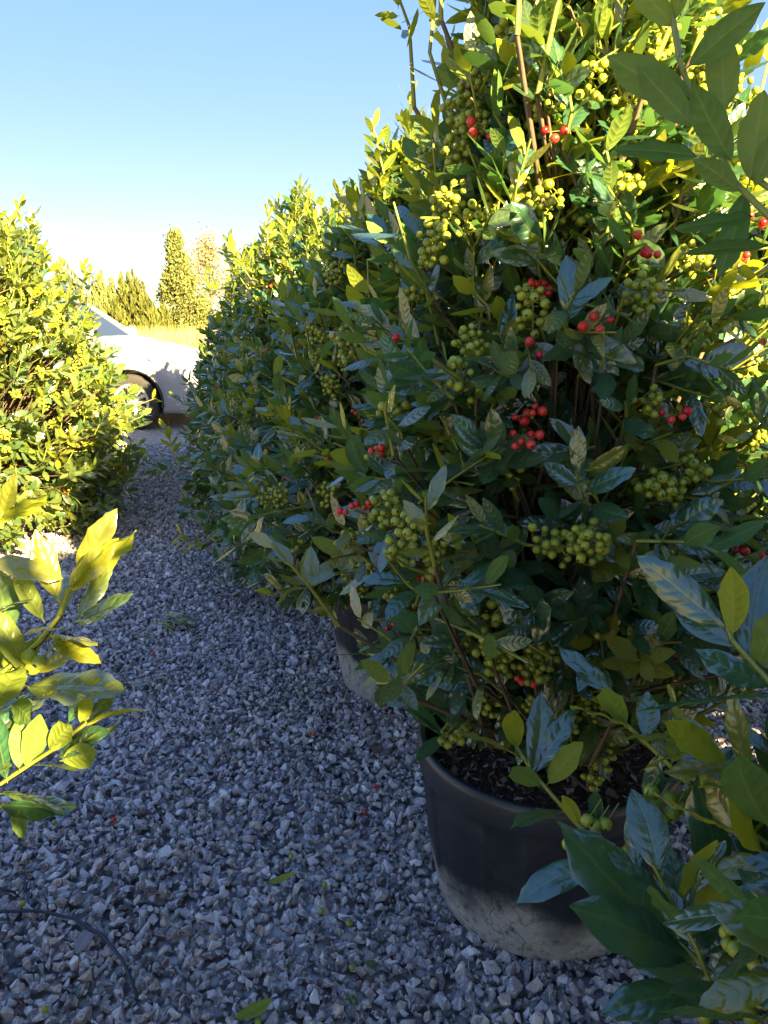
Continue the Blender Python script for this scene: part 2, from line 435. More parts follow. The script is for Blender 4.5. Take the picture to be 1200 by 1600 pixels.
def sphere(nu, nv):
    V = [(0, 0, -1)]
    for i in range(1, nv):
        a = -math.pi / 2 + math.pi * i / nv
        for k in range(nu): V.append((math.cos(a) * math.cos(2 * math.pi * k / nu), math.cos(a) * math.sin(2 * math.pi * k / nu), math.sin(a)))
    V.append((0, 0, 1)); F = []; T = len(V) - 1
    for k in range(nu): F.append((0, 1 + (k + 1) % nu, 1 + k))
    for i in range(nv - 2):
        for k in range(nu):
            a, b = 1 + i * nu + k, 1 + i * nu + (k + 1) % nu
            F += [(a, b, b + nu), (a, b + nu, a + nu)]
    for k in range(nu): F.append((T, T - nu + k, T - nu + (k + 1) % nu))
    return np.array(V, np.float32), np.array(F, np.int32)
SPH_LO = sphere(6, 3); SPH_HI = sphere(12, 9)
BERRY_ME = {c: mesh_np('berry', SPH_HI[0], SPH_HI[1], M['berry_' + c], attrs={'pole': SPH_HI[0][:, 2]}) for c in ('green', 'red')}

def frames(Y, N):
    """columns X, Y, Z of a leaf frame from its axis and a wished top side"""
    Y = nrm(Y); Z = nrm(N - (N * Y).sum(1, keepdims=True) * Y); X = np.cross(Y, Z)
    return np.stack([X, Y, Z], 2)
def segs_mesh(A, B, ra, rb, n=3):
    d = nrm(B - A); ref = np.where(np.abs(d[:, 2:3]) > .9, np.array([[1., 0, 0]]), np.array([[0., 0, 1]]))
    x = nrm(np.cross(d, ref)); y = np.cross(d, x)
    a = 2 * np.pi * np.arange(n) / n
    ring = x[:, None] * np.cos(a)[None, :, None] + y[:, None] * np.sin(a)[None, :, None]
    V = np.concatenate([A[:, None] + ring * ra[:, None, None], B[:, None] + ring * rb[:, None, None]], 1)
    k = np.arange(n); F = np.stack([k, (k + 1) % n, (k + 1) % n + n, k + n], 1)
    F = (F[None] + (np.arange(len(A)) * 2 * n)[:, None, None]).reshape(-1, 4)
    return V.reshape(-1, 3), F
GOLD = 2.39996

class Bush:
    """a holly: sprigs of whorled leaves over a lumpy dome, berries at the shoot bases; all in local metres"""
    def __init__(s, seed, height=1.95, rad=.66, nspr=900, zlow=.42, lsc=1.0, berry=.34, red=.05, skirt=.0, lead=14, foot=.6, taper=1.5, clus=0, reds=0, wild=26, tone0=.04):
        s.tone0 = tone0
        s.wild = wild
        s.foot, s.taper = foot, taper
        s.rg = np.random.default_rng(seed); s.h, s.rad, s.zlow = height, rad, zlow
        s.lb, s.ly, s.ln, s.ll, s.lt, s.lw = [], [], [], [], [], []         # leaf base, axis, top side, length, tone
        s.bp, s.bd, s.br, s.bc = [], [], [], []                    # berry centre, direction, radius, colour
        s.sa, s.sb, s.sr = [], [], []                              # green shoots
        s.wa, s.wb, s.wr0, s.wr1 = [], [], [], []                  # brown wood
        s.lsc, s.pb, s.pr = lsc, berry, red
        s.off = [mnoise.random() for _ in range(3)]
        s.seed = seed
        s.make(nspr, skirt, lead)
        s.clusters(clus, reds)
    def radius(s, zf, th):
        base = min(1.0, s.foot + 2.2 * zf) * (1 - .86 * min(zf, 1) ** s.taper)
        n = mnoise.noise(Vector((math.cos(th) * 1.9, math.sin(th) * 1.9, zf * 3.4 + s.seed * 7.7)))
        n2 = mnoise.noise(Vector((math.cos(th) * 4.5, math.sin(th) * 4.5, zf * 8 + s.seed * 3.1)))
        return s.rad * base * (1 + .26 * n + .16 * n2)
    def sprig(s, p, d, L, nl, tone, lsc=1.0, berries=True, r=.0028):
        g = s.rg; d = d / np.linalg.norm(d); base = p - d * L
        ref = np.array([0, 0, 1.]) if abs(d[2]) < .95 else np.array([1., 0, 0])
        x = np.cross(d, ref); x /= np.linalg.norm(x); y = np.cross(d, x)
        up = np.array([0, 0, 1.])
        a0 = g.uniform(0, 6.28)
        bend = g.normal(0, .12, 3) * L
        mid = (base + p) / 2 + bend * .5
        s.sa += [base, mid]; s.sb += [mid, p]; s.sr += [(r * 1.25, r), (r, r * .7)]
        fruit = berries and g.random() < s.pb
        lo = .52 if fruit else .18
        for k in range(nl):
            tt = lo + (1 - lo) * (k + .5) / nl; q = base * (1 - tt) ** 2 + 2 * tt * (1 - tt) * mid + tt * tt * p
            az = a0 + k * GOLD
            e = x * math.cos(az) + y * math.sin(az)
            open_ = (1.22 - .72 * tt) + g.normal(0, .14)
            ax = d * math.cos(open_) + e * math.sin(open_) + up * g.normal(.02, .12)
            N = d * 1.0 + up * .45 - e * .25 + g.normal(0, .38, 3)
            ln = s.lsc * lsc * g.uniform(.068, .102) * (1 - .25 * max(0, tt - .75) / .25 * g.uniform(0, 1))
            s.lb.append(q + e * r); s.ly.append(ax); s.ln.append(N); s.ll.append(ln)
            s.lw.append(g.uniform(.70, 1.0)); s.lt.append(min(1, max(0, tone + g.normal(0, .05) + .08 * (tt > .8))))
        if fruit:
            nb = int(g.integers(6, 26)); red = g.random() < s.pr
            if red: nb = int(g.integers(1, 6))
            for k in range(nb):
                tt = g.uniform(.0, .62); az = g.uniform(0, 6.28); o = g.uniform(.010, .028)
                q = base + d * L * tt; e = x * math.cos(az) + y * math.sin(az) + d * g.normal(.15, .3)
                e = e / np.linalg.norm(e); c = q + e * o
                s.bp.append(c); s.bd.append(e); s.br.append(g.uniform(.0052, .0074)); s.bc.append(1 if red else 0)
                s.sa.append(q); s.sb.append(c); s.sr.append((.0009, .0007))
        return base
    def wood(s, a, b, r0, r1):
        s.wa.append(np.asarray(a)); s.wb.append(np.asarray(b)); s.wr0.append(r0); s.wr1.append(r1)
    def make(s, nspr, skirt, lead):
        g = s.rg
        top = s.h
        # trunk and main limbs
        tr = [np.array([0, 0, .30])]
        for i in range(6): tr.append(np.array([g.normal(0, .02), g.normal(0, .02), .30 + (top - .5) * (i + 1) / 6]))
        s.trunk = tr
        for i in range(nspr):
            zf = (i + .5) / nspr
            zf = zf ** 1.15
            th = i * GOLD + g.normal(0, .25)
            lay = g.random()
            dep = g.normal(1.0, .10) if lay < .60 else (g.normal(.80, .06) if lay < .88 else g.uniform(.4, .65))
            z = s.zlow + zf * (top - s.zlow) * .97
            if mnoise.noise(Vector((math.cos(th) * 2.6, math.sin(th) * 2.6, zf * 5.5 + s.seed * 5.3))) > .24 and dep > .9: dep -= .26
            rr = s.radius(zf, th) * dep
            o = np.array([math.cos(th), math.sin(th), 0.])
            p = o * rr + np.array([0, 0, z + g.normal(0, .03)])
            upb = .10 + 1.15 * zf - skirt * max(0, .3 - zf) * 3
            d = o * 1.0 + np.array([0, 0, upb]) + g.normal(0, .38, 3)
            newg = g.random() < (.10 + .45 * zf ** 2)  # new growth, commoner higher up to put sunlit yellow into the tops' colour
            tone = g.uniform(.45, .9) if newg else max(0, g.normal(s.tone0, .08))
            L = g.uniform(.09, .19)
            b = s.sprig(p, d, L, int(g.integers(6, 11)), tone, 1.0 if not newg else .92)
            zt = max(.34, z - .30 - .35 * rr); hub = np.array([0, 0, zt])
            mid = hub * .45 + b * .55 + np.array([0, 0, -.03]) + g.normal(0, .03, 3)
            s.wood(hub, mid, .0060, .0042); s.wood(mid, b, .0042, .0030)
        for i in range(s.wild):
            zf = g.uniform(.05, .9); th = g.uniform(0, 6.283); rr = s.radius(zf, th) * g.uniform(1.08, 1.34)
            o = np.array([math.cos(th), math.sin(th), 0.]); p = o * rr + np.array([0, 0, s.zlow + zf * (top - s.zlow)])
            b = s.sprig(p, o + np.array([0, 0, .35 + zf]) + g.normal(0, .35, 3), g.uniform(.16, .26), int(g.integers(9, 14)), g.uniform(.1, .8), .95, r=.0034)
            s.wood(np.array([0, 0, max(.34, p[2] - .5)]), b, .006, .004)
        for i in range(lead):
            th = g.uniform(0, 6.28); q = g.uniform(.0, .75) * s.rad
            z0 = top - .10 - .55 * (q / s.rad) ** 1.3
            p = np.array([q * math.cos(th), q * math.sin(th), z0 + g.uniform(.04, .28)])
            d = np.array([math.cos(th) * .25, math.sin(th) * .25, 1.]) + g.normal(0, .12, 3)
            b = s.sprig(p, d, g.uniform(.2, .3), int(g.integers(12, 19)), g.uniform(.3, .8), .85, berries=False, r=.0036)
            s.wood(np.array([0, 0, z0 - .45]), b, .007, .0045)
    def clusters(s, n, reds):
        """berries packed round short spurs on the outside, with the leaves before them thinned out"""
        g = s.rg; keep = np.ones(len(s.lb), bool)
        LB = np.array(s.lb); LC = LB + nrm(np.array(s.ly)) * np.array(s.ll)[:, None] * .5
        for i in range(n + reds):
            red = i >= n
            zf = g.uniform(.04, .80); th = g.uniform(0, 6.283); rr = s.radius(zf, th) * g.uniform(.84, .98)
            o = np.array([math.cos(th), math.sin(th), .25]); o /= np.linalg.norm(o)
            c = np.array([math.cos(th) * rr, math.sin(th) * rr, s.zlow + zf * (s.h - s.zlow) * .95])
            rel = LC - c; al = rel @ o; ra = np.linalg.norm(rel - al[:, None] * o, axis=1)
            big = g.random()
            keep &= ~((al > -.015) & (al < .30) & (ra < (.030 if red else .030 + .022 * big)))
            d = np.array([-o[1], o[0], 0]) * g.normal(0, .6) + np.array([0, 0, 1.]) * g.uniform(.5, 1) + o * .3; d /= np.linalg.norm(d)
            L = .012 if red else g.uniform(.03, .085) * (.5 + .5 * big)
            a, e_ = c - d * L * .5, c + d * L * .5
            s.wood(a - o * .12 - d * .03, a, .003, .0024); s.sa.append(a); s.sb.append(e_); s.sr.append((.0022, .0016))
            got = []
            for k in range((int(g.integers(1, 5)) if red else int(8 + 22 * big * g.uniform(.6, 1.2))) * 3):
                t_ = g.uniform(0, 1); az = g.uniform(0, 6.283)
                x = np.cross(d, o); x /= np.linalg.norm(x); y = np.cross(d, x)
                e = x * math.cos(az) + y * math.sin(az); q = a + (e_ - a) * t_; r = g.uniform(.0056, .0078)
                p = q + e * g.uniform(.010, .024) + o * .004
                if any(np.linalg.norm(p - z) < 1.75 * r for z in got): continue
                got.append(p); s.bp.append(p); s.bd.append(e); s.br.append(r); s.bc.append(int(red and g.random() < .92))
                s.sa.append(q); s.sb.append(p); s.sr.append((.0009, .0007))
                if len(got) >= (6 if red else 30): break
        k = np.where(keep)[0]
        for nm in ('lb', 'ly', 'ln', 'll', 'lt', 'lw'): setattr(s, nm, [getattr(s, nm)[j] for j in k])
    def pack(s):
        s.lb = np.array(s.lb); s.fr = frames(np.array(s.ly), np.array(s.ln)); s.fr[:, :, 0] *= np.array(s.lw)[:, None]; s.ll = np.array(s.ll); s.lt = np.array(s.lt)
        s.bp = np.array(s.bp).reshape(-1, 3); s.bd = np.array(s.bd).reshape(-1, 3); s.br = np.array(s.br); s.bc = np.array(s.bc)
        s.lv = s.rg.integers(0, 60, len(s.lb))
        return s

def leaves_mesh(name, b, idx):
    Vs, Fs, Us, Ts, off = [], [], [], [], 0
    for i, (V, F, UV) in enumerate(LOW):
        q = idx[b.lv[idx] % len(LOW) == i]
        if not len(q): continue
        W = np.einsum('nij,vj->nvi', b.fr[q], V) * b.ll[q][:, None, None] + b.lb[q][:, None]
        Vs.append(W.reshape(-1, 3)); Fs.append((F[None] + (np.arange(len(q)) * len(V))[:, None, None] + off).reshape(-1, 4))
        Us.append(np.tile(UV, (len(q), 1))); Ts.append(np.repeat(b.lt[q], len(V))); off += len(q) * len(V)
    return mesh_np(name, np.concatenate(Vs), np.concatenate(Fs), M['leaf'], np.concatenate(Us), {'tone': np.concatenate(Ts)})
def berries_mesh(name, b, idx, colour):
    V, F = SPH_LO
    Z = nrm(b.bd[idx]); fr = frames(np.cross(Z, [.3, .8, .52]), Z)
    W = np.einsum('nij,vj->nvi', fr, V) * b.br[idx][:, None, None] + b.bp[idx][:, None]
    Fq = (F[None] + (np.arange(len(idx)) * len(V))[:, None, None]).reshape(-1, 3)
    return mesh_np(name, W.reshape(-1, 3), Fq, M['berry_' + colour], attrs={'pole': np.tile(V[:, 2], len(idx))})
def basis(b3, sc, p):
    m = Matrix.Identity(4)
    for i in range(3):
        for j in range(3): m[i][j] = float(b3[i][j]) * sc
        m[i][3] = float(p[i])
    return m

def build_bush(b, loc, label, nobj=0, nber=0, vis=None, bvis=None, group='potted holly bushes in rows'):
    root = empty('holly_bush', loc, label, 'bush', group)
    mb = MB(); tr = b.trunk
    mb.tube(tr, [.022 - .0026 * i for i in range(len(tr))], 8); mb.build('trunk', M['bark'], root)
    V, F = segs_mesh(np.array(b.wa), np.array(b.wb), np.array(b.wr0), np.array(b.wr1))
    tag(link('branches', mesh_np('branches', V, F, M['bark']), root), kind='stuff')
    r = np.array(b.sr); V, F = segs_mesh(np.array(b.sa), np.array(b.sb), r[:, 0], r[:, 1])
    tag(link('shoots', mesh_np('shoots', V, F, M['shoot']), root), kind='stuff')
    n = len(b.lb); sel = np.zeros(n, bool)
    if nobj and vis is not None:
        o = np.argsort(-vis)[:nobj]; o = o[vis[o] > 0]; sel[o] = True
        for i in o:
            tb = int(np.argmin([abs(b.lt[i] - t) for t in TONES]))
            ob = link('leaf', HIGH_ME[b.lv[i] % len(HIGH)][tb], root); ob.matrix_basis = basis(b.fr[i], float(b.ll[i]), b.lb[i])
    tag(link('foliage', leaves_mesh('foliage', b, np.where(~sel)[0]), root), kind='stuff')
    if len(b.bp):
        bs = np.zeros(len(b.bp), bool)
        if nber and bvis is not None:
            o = np.argsort(-bvis)[:nber]; o = o[bvis[o] > 0]; bs[o] = True
            Z = nrm(b.bd); fr = frames(np.cross(Z, [.3, .8, .52]), Z)
            for i in o:
                ob = link('berry', BERRY_ME['red' if b.bc[i] else 'green'], root); ob.matrix_basis = basis(fr[i], float(b.br[i]), b.bp[i])
        for c, cn in ((0, 'green'), (1, 'red')):
            q = np.where(~bs & (b.bc == c))[0]
            if len(q): tag(link('unripe_berries' if c == 0 else 'ripe_berries', berries_mesh('berries', b, q, cn), root), kind='stuff')
    return root
def copy_tree(o, parent=None):
    c = o.copy(); COL.objects.link(c); c.parent = parent
    for ch in list(o.children): copy_tree(ch, c)
    return c

# ================================================================== BUSHES
ROW = [(0.74, .40), (.34, 1.44), (.08, 2.44), (-.18, 3.47), (-.44, 4.50), (-.70, 5.52), (-.95, 6.45)]
LROW = [(-.90, .56), (-2.30, 4.40), (-2.62, 5.75)]
B = {}
B['r0'] = Bush(11, 1.72, .52, 950, .46, .86, .08, .02, clus=26)
B['r1'] = Bush(12, 2.06, .49, 1600, .48, .80, .10, .20, lead=34, foot=.42, taper=1.6, clus=130, reds=52, skirt=.2, wild=44)
B['r2'] = Bush(13, 1.74, .48, 1200, .40, .86, .07, .10, skirt=.5, foot=.72, taper=1.7, clus=80, reds=18, wild=40, lead=26)
B['r3'] = Bush(14, 1.64, .58, 1100, .16, .90, .07, .05, skirt=.6, foot=.80, clus=90, reds=10, wild=40, lead=26, taper=1.9)
B['r4'] = Bush(15, 1.82, .66, 1000, .12, .92, .07, .02, skirt=.6, foot=.8, clus=80, reds=5, wild=40, lead=26, taper=1.8)
B['r5'] = Bush(16, 1.76, .70, 800, .12, .95, .07, .02, skirt=.5, foot=.8, clus=50, taper=1.8)
B['l0'] = Bush(18, 1.30, .49, 480, .73, .95, .08, .02, lead=6, clus=8, tone0=.35, wild=2)  # leaf tone raised: sunlit yellow is put into the leaf colour
B['l1'] = Bush(19, 1.90, .73, 1600, .12, .92, .08, .03, skirt=.7, lead=30, taper=2.9, clus=170, reds=8, wild=44, tone0=.34, foot=.85)  # yellower leaf tone stands in for the sunlight on this bush
LOCS = {'r0': ROW[0], 'r1': ROW[1], 'r2': ROW[2], 'r3': ROW[3], 'r4': ROW[4], 'r5': ROW[5], 'l0': LROW[0], 'l1': LROW[1]}

def hand_sprigs(b, loc, stems, leaves, berries):
    """add single shoots: points given as photo pixel and depth, stored as real positions on this bush"""
    o = np.array([loc[0], loc[1], 0.])
    W = lambda t: np.array(at(*t)) - o
    for pts, r in stems:
        for a, c in zip(pts[:-1], pts[1:]): b.sa.append(W(a)); b.sb.append(W(c)); b.sr.append((r, r * .85))
    eye = np.array([0, 0, CAM_H]) - o
    for (x0, y0, z0, x1, y1, z1, face, tone) in leaves:
        p, q = W((x0, y0, z0)), W((x1, y1, z1)); ax = q - p; L = np.linalg.norm(ax)
        v = eye - (p + q) / 2; v /= np.linalg.norm(v)
        N = {'t': v * .8 + np.array([b.rg.normal(.1, .25), b.rg.normal(0, .2), .85]), 'u': -v * 1.0 + np.array([.15, .1, .1]), 'e': np.array([.3, .4, 1.]), 's': np.array([-.8, .2, .7])}[face]
        b.lb.append(p); b.ly.append(ax); b.ln.append(N); b.ll.append(L * 1.08); b.lw.append(.74 + .1 * (face == 'u')); b.lt.append(tone)
    for (x, y, z) in berries:
        c = W((x, y, z)); b.bp.append(c); b.bd.append(np.array([.1, -.7, -.5]) + b.rg.normal(0, .3, 3)); b.br.append(.0085); b.bc.append(0)
        s = c + np.array([.02, .015, .02]); b.sa.append(c); b.sb.append(s); b.sr.append((.001, .001))

# ------ near shoots of the right-hand bush
hand_sprigs(B['r0'], ROW[0],
    [([(1330, 1750, .70), (1190, 1600, .74), (1095, 1505, .76), (1060, 1470, .77)], .0042),
     ([(1320, 1420, .72), (1190, 1310, .78), (1085, 1232, .82), (1010, 1160, .85), (975, 1128, .86)], .0036),
     ([(1340, 1190, .62), (1215, 1078, .68), (1145, 1000, .72), (1135, 975, .73)], .0040),
     ([(1340, 1560, .76), (1150, 1450, .82), (1000, 1360, .92), (905, 1290, 1.0), (840, 1215, 1.04), (806, 1165, 1.06)], .0040),
     ([(1400, 520, .60), (1215, 350, .66), (1150, 285, .69), (1090, 170, .72), (1062, 90, .73), (1050, 20, .74)], .0038),
     ([(1400, 420, .60), (1260, 330, .64), (1175, 275, .68)], .0036)],
    [(1066, 1478, .77, 884, 1297, .80, 't', .03), (1078, 1500, .76, 903, 1422, .74, 't', .0), (1068, 1462, .77, 1118, 1322, .76, 'u', .8),
     (1098, 1485, .76, 1105, 1365, .84, 't', .05), (1080, 1470, .78, 1050, 1330, .86, 't', .0), (1092, 1558, .75, 966, 1572, .72, 't', .0), (1178, 1592, .73, 1085, 1530, .70, 't', .0),
     (1150, 1560, .74, 1225, 1430, .74, 't', .0),
     (978, 1128, .86, 944, 1066, .84, 'u', .55), (982, 1136, .86, 901, 1096, .84, 'e', .4), (1050, 1190, .83, 1062, 1128, .80, 'u', .25), (1008, 1150, .85, 1012, 1085, .90, 't', .1),
     (1030, 1180, .84, 1010, 1260, .86, 't', .0), (1075, 1228, .82, 1090, 1130, .88, 't', .0), (1086, 1234, .82, 1160, 1165, .86, 't', .05),
     (960, 1090, .95, 880, 1008, .97, 't', .05),
     (1145, 988, .72, 1143, 892, .71, 'u', .75), (1130, 980, .73, 1004, 876, .76, 's', .05), (1150, 1008, .72, 1058, 950, .76, 's', .1), (1200, 1070, .69, 1092, 1018, .70, 't', .0),
     (1200, 1085, .68, 1010, 1110, .72, 'e', .0), (1172, 1030, .71, 1200, 875, .76, 't', .1), (1185, 1040, .70, 1215, 960, .66, 'u', .2),
     (806, 1168, 1.06, 804, 1103, 1.04, 'u', .7), (812, 1185, 1.05, 726, 1128, 1.04, 'e', .35), (832, 1205, 1.04, 848, 1090, 1.06, 't', .1), (836, 1205, 1.04, 892, 1112, 1.05, 't', .05),
     (858, 1222, 1.03, 906, 1164, 1.0, 'u', .4), (842, 1228, 1.03, 798, 1188, 1.0, 'u', .3), (878, 1268, 1.02, 808, 1272, .98, 'e', .1), (936, 1305, .98, 930, 1235, .99, 't', .0),
     (930, 1352, .96, 820, 1390, .93, 't', .0), (905, 1290, 1.0, 880, 1245, 1.0, 'u', .95), (985, 1350, .93, 905, 1300, .95, 't', .0), (1000, 1365, .92, 985, 1270, .95, 't', .0),
     (1135, 1400, .80, 1090, 1225, .80, 't', .0), (1200, 1400, .78, 1150, 1270, .80, 't', .0), (1200, 1290, .68, 1148, 1162, .66, 'u', .15), (1180, 1480, .78, 1150, 1330, .86, 't', .0),
     (1205, 1440, .72, 1180, 1560, .70, 't', .0),
     (1142, 250, .69, 1085, 138, .67, 'u', .15), (1082, 195, .71, 1005, 112, .72, 'u', .1), (1076, 150, .72, 972, 92, .75, 'u', .25), (1052, 40, .74, 990, -30, .74, 'u', .6),
     (1054, 30, .74, 1066, -45, .72, 'u', .6), (1078, 102, .72, 1182, 14, .70, 'u', .3), (1134, 172, .72, 1128, 68, .74, 'u', .35), (1092, 245, .72, 982, 212, .74, 'e', .0),
     (1154, 298, .68, 1088, 252, .68, 'u', .1), (1180, 338, .67, 1064, 358, .68, 'e', .05), (1200, 385, .66, 1078, 392, .68, 'e', .0), (1172, 278, .68, 1192, 150, .68, 'u', .55),
     (1180, 290, .67, 1215, 205, .65, 'u', .1), (1165, 300, .69, 1120, 420, .72, 'e', .0)],
    [(1000, 1256, .83), (1012, 1290, .83), (1022, 1262, .82), (1035, 1282, .82), (1050, 1270, .82), (1046, 1248, .83), (1018, 1238, .84), (1062, 1260, .83), (1133, 1238, .78), (1105, 1220, .80), (1138, 1262, .79),
     (918, 1282, .97), (931, 1291, .97), (946, 1288, .97), (888, 1319, .98), (968, 1335, .95), (982, 1330, .95), (975, 1345, .94),
     (1135, 1520, .74), (1152, 1530, .74), (1100, 1585, .71), (1190, 1562, .70), (1172, 1585, .71), (1155, 1445, .80), (1175, 1400, .80), (1150, 1470, .80), (1168, 1455, .80), (1196, 1385, .78), (1072, 1515, .77), (1135, 1400, .82)])
# ------ near shoots of the left-hand bush
hand_sprigs(B['l0'], LROW[0],
    [([(-180, 1200, .86), (5, 1050, .82), (60, 1005, .80), (95, 960, .79), (108, 920, .79)], .0040),
     ([(-150, 1330, .86), (20, 1212, .80), (85, 1170, .78), (135, 1130, .77)], .0038),
     ([(-150, 900, .80), (0, 810, .78), (10, 790, .78)], .0032), ([(-100, 1330, .8), (5, 1258, .77)], .003)],
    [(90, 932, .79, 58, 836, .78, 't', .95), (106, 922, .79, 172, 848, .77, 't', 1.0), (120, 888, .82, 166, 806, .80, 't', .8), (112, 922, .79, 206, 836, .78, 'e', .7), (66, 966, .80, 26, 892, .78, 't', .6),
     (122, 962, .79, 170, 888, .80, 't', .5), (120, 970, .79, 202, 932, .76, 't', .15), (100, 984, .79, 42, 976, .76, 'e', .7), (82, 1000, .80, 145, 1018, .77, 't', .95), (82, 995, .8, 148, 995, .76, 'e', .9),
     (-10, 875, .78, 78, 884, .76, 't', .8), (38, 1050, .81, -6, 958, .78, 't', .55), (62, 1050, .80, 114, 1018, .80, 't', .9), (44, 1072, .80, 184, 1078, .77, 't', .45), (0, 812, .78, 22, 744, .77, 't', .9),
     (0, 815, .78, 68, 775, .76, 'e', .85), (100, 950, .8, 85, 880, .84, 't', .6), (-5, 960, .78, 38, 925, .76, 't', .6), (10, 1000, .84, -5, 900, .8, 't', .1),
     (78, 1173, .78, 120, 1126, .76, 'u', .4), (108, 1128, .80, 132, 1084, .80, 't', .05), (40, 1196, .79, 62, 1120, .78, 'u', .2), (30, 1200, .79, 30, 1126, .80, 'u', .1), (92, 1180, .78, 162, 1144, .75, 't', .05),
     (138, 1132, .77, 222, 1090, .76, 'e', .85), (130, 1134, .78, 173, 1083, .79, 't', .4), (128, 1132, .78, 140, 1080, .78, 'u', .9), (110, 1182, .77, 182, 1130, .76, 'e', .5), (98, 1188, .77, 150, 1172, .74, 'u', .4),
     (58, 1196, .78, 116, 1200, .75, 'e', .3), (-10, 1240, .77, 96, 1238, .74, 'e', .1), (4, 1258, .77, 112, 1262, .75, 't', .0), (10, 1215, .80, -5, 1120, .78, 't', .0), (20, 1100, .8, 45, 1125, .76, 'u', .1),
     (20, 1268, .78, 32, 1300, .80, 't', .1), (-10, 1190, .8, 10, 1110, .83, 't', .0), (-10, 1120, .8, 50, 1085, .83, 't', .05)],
    [(46, 1026, .80), (60, 1035, .80), (52, 1042, .80), (16, 1035, .83), (8, 1055, .83), (22, 1045, .83)])
# ------ the low shoot of the tall bush that hangs over its pot's rim
hand_sprigs(B['r1'], ROW[1],
    [([(800, 1010, 1.50), (752, 1045, 1.46), (728, 1085, 1.43), (700, 1130, 1.40), (688, 1146, 1.39)], .0034), ([(900, 1000, 1.45), (850, 1025, 1.40), (822, 1042, 1.37)], .003),
     ([(960, 940, 1.35), (915, 930, 1.28), (893, 912, 1.25)], .003)],
    [(690, 1144, 1.39, 636, 1090, 1.40, 't', .0), (688, 1148, 1.39, 640, 1112, 1.36, 't', .02), (692, 1150, 1.39, 655, 1180, 1.34, 't', .0), (700, 1130, 1.40, 652, 1064, 1.42, 't', .0),
     (702, 1132, 1.40, 722, 1078, 1.36, 't', .05), (715, 1105, 1.41, 668, 1075, 1.36, 'e', .0), (725, 1090, 1.42, 775, 1105, 1.38, 't', .0), (735, 1070, 1.43, 700, 1020, 1.46, 't', .0),
     (822, 1042, 1.37, 835, 1090, 1.33, 't', .0), (820, 1040, 1.37, 770, 1010, 1.38, 't', .0), (824, 1040, 1.37, 880, 1080, 1.34, 't', .02), (822, 1038, 1.37, 862, 1000, 1.36, 't', .0), (818, 1042, 1.37, 775, 1062, 1.34, 'e', .0),
     (826, 1036, 1.37, 818, 985, 1.38, 't', .0),
     (893, 912, 1.25, 885, 842, 1.24, 't', .0), (890, 915, 1.25, 838, 878, 1.22, 't', .0), (896, 914, 1.25, 942, 868, 1.22, 't', .0), (894, 918, 1.25, 940, 945, 1.20, 't', .0), (888, 918, 1.25, 850, 945, 1.21, 'e', .0), (895, 912, 1.25, 905, 865, 1.28, 'u', .5)],
    [(690, 1158, 1.38), (700, 1164, 1.38), (708, 1154, 1.38), (716, 1146, 1.39), (698, 1150, 1.40), (720, 1158, 1.39), (726, 1138, 1.40), (836, 1050, 1.36), (842, 1062, 1.36), (830, 1062, 1.37), (848, 1048, 1.38),
     (905, 928, 1.24), (916, 922, 1.24), (926, 914, 1.25), (912, 936, 1.24), (922, 932, 1.24), (900, 940, 1.24), (932, 926, 1.25)])
for b in B.values(): b.pack()

# which leaves and berries show in the picture, and how large
GW, GH = 300, 400
zb = np.full((GH, GW), 1e9)
proj_l = {}
for kx, b in B.items():
    off = np.array([*LOCS[kx], 0.])
    C = b.lb + b.fr[:, :, 1] * b.ll[:, None] * .5 + off
    u, v, zc = project(C); proj_l[kx] = (C, u, v, zc)
    ok = (zc > .2) & (u >= 0) & (u < 1200) & (v >= 0) & (v < 1600)
    for du in (-1, 0, 1):
        for dv in (-1, 0, 1):
            i, j = np.clip((v[ok] / 4).astype(int) + dv, 0, GH - 1), np.clip((u[ok] / 4).astype(int) + du, 0, GW - 1)
            np.minimum.at(zb, (i, j), zc[ok])
VIS, BVIS = {}, {}
for kx, b in B.items():
    C, u, v, zc = proj_l[kx]
    ok = (zc > .2) & (u > -20) & (u < 1220) & (v > -20) & (v < 1620)
    i, j = np.clip((v / 4).astype(int), 0, GH - 1), np.clip((u / 4).astype(int), 0, GW - 1)
    free = zc <= zb[i, j] + .02
    view = nrm(C - np.array([0, 0, CAM_H]))
    fac = .15 + np.abs((b.fr[:, :, 2] * view).sum(1))
    VIS[kx] = np.where(ok, (b.ll / np.maximum(zc, .2)) ** 2 * fac * np.where(free, 1, .12), 0)
    if len(b.bp):
        Pb = b.bp + np.array([*LOCS[kx], 0.]); u, v, zc = project(Pb)
        ok = (zc > .2) & (u > -5) & (u < 1205) & (v > -5) & (v < 1605)
        i, j = np.clip((v / 4).astype(int), 0, GH - 1), np.clip((u / 4).astype(int), 0, GW - 1)
        BVIS[kx] = np.where(ok, (b.br / np.maximum(zc, .2)) ** 2 * np.where(zc <= zb[i, j] + .02, 1, .15), 0)

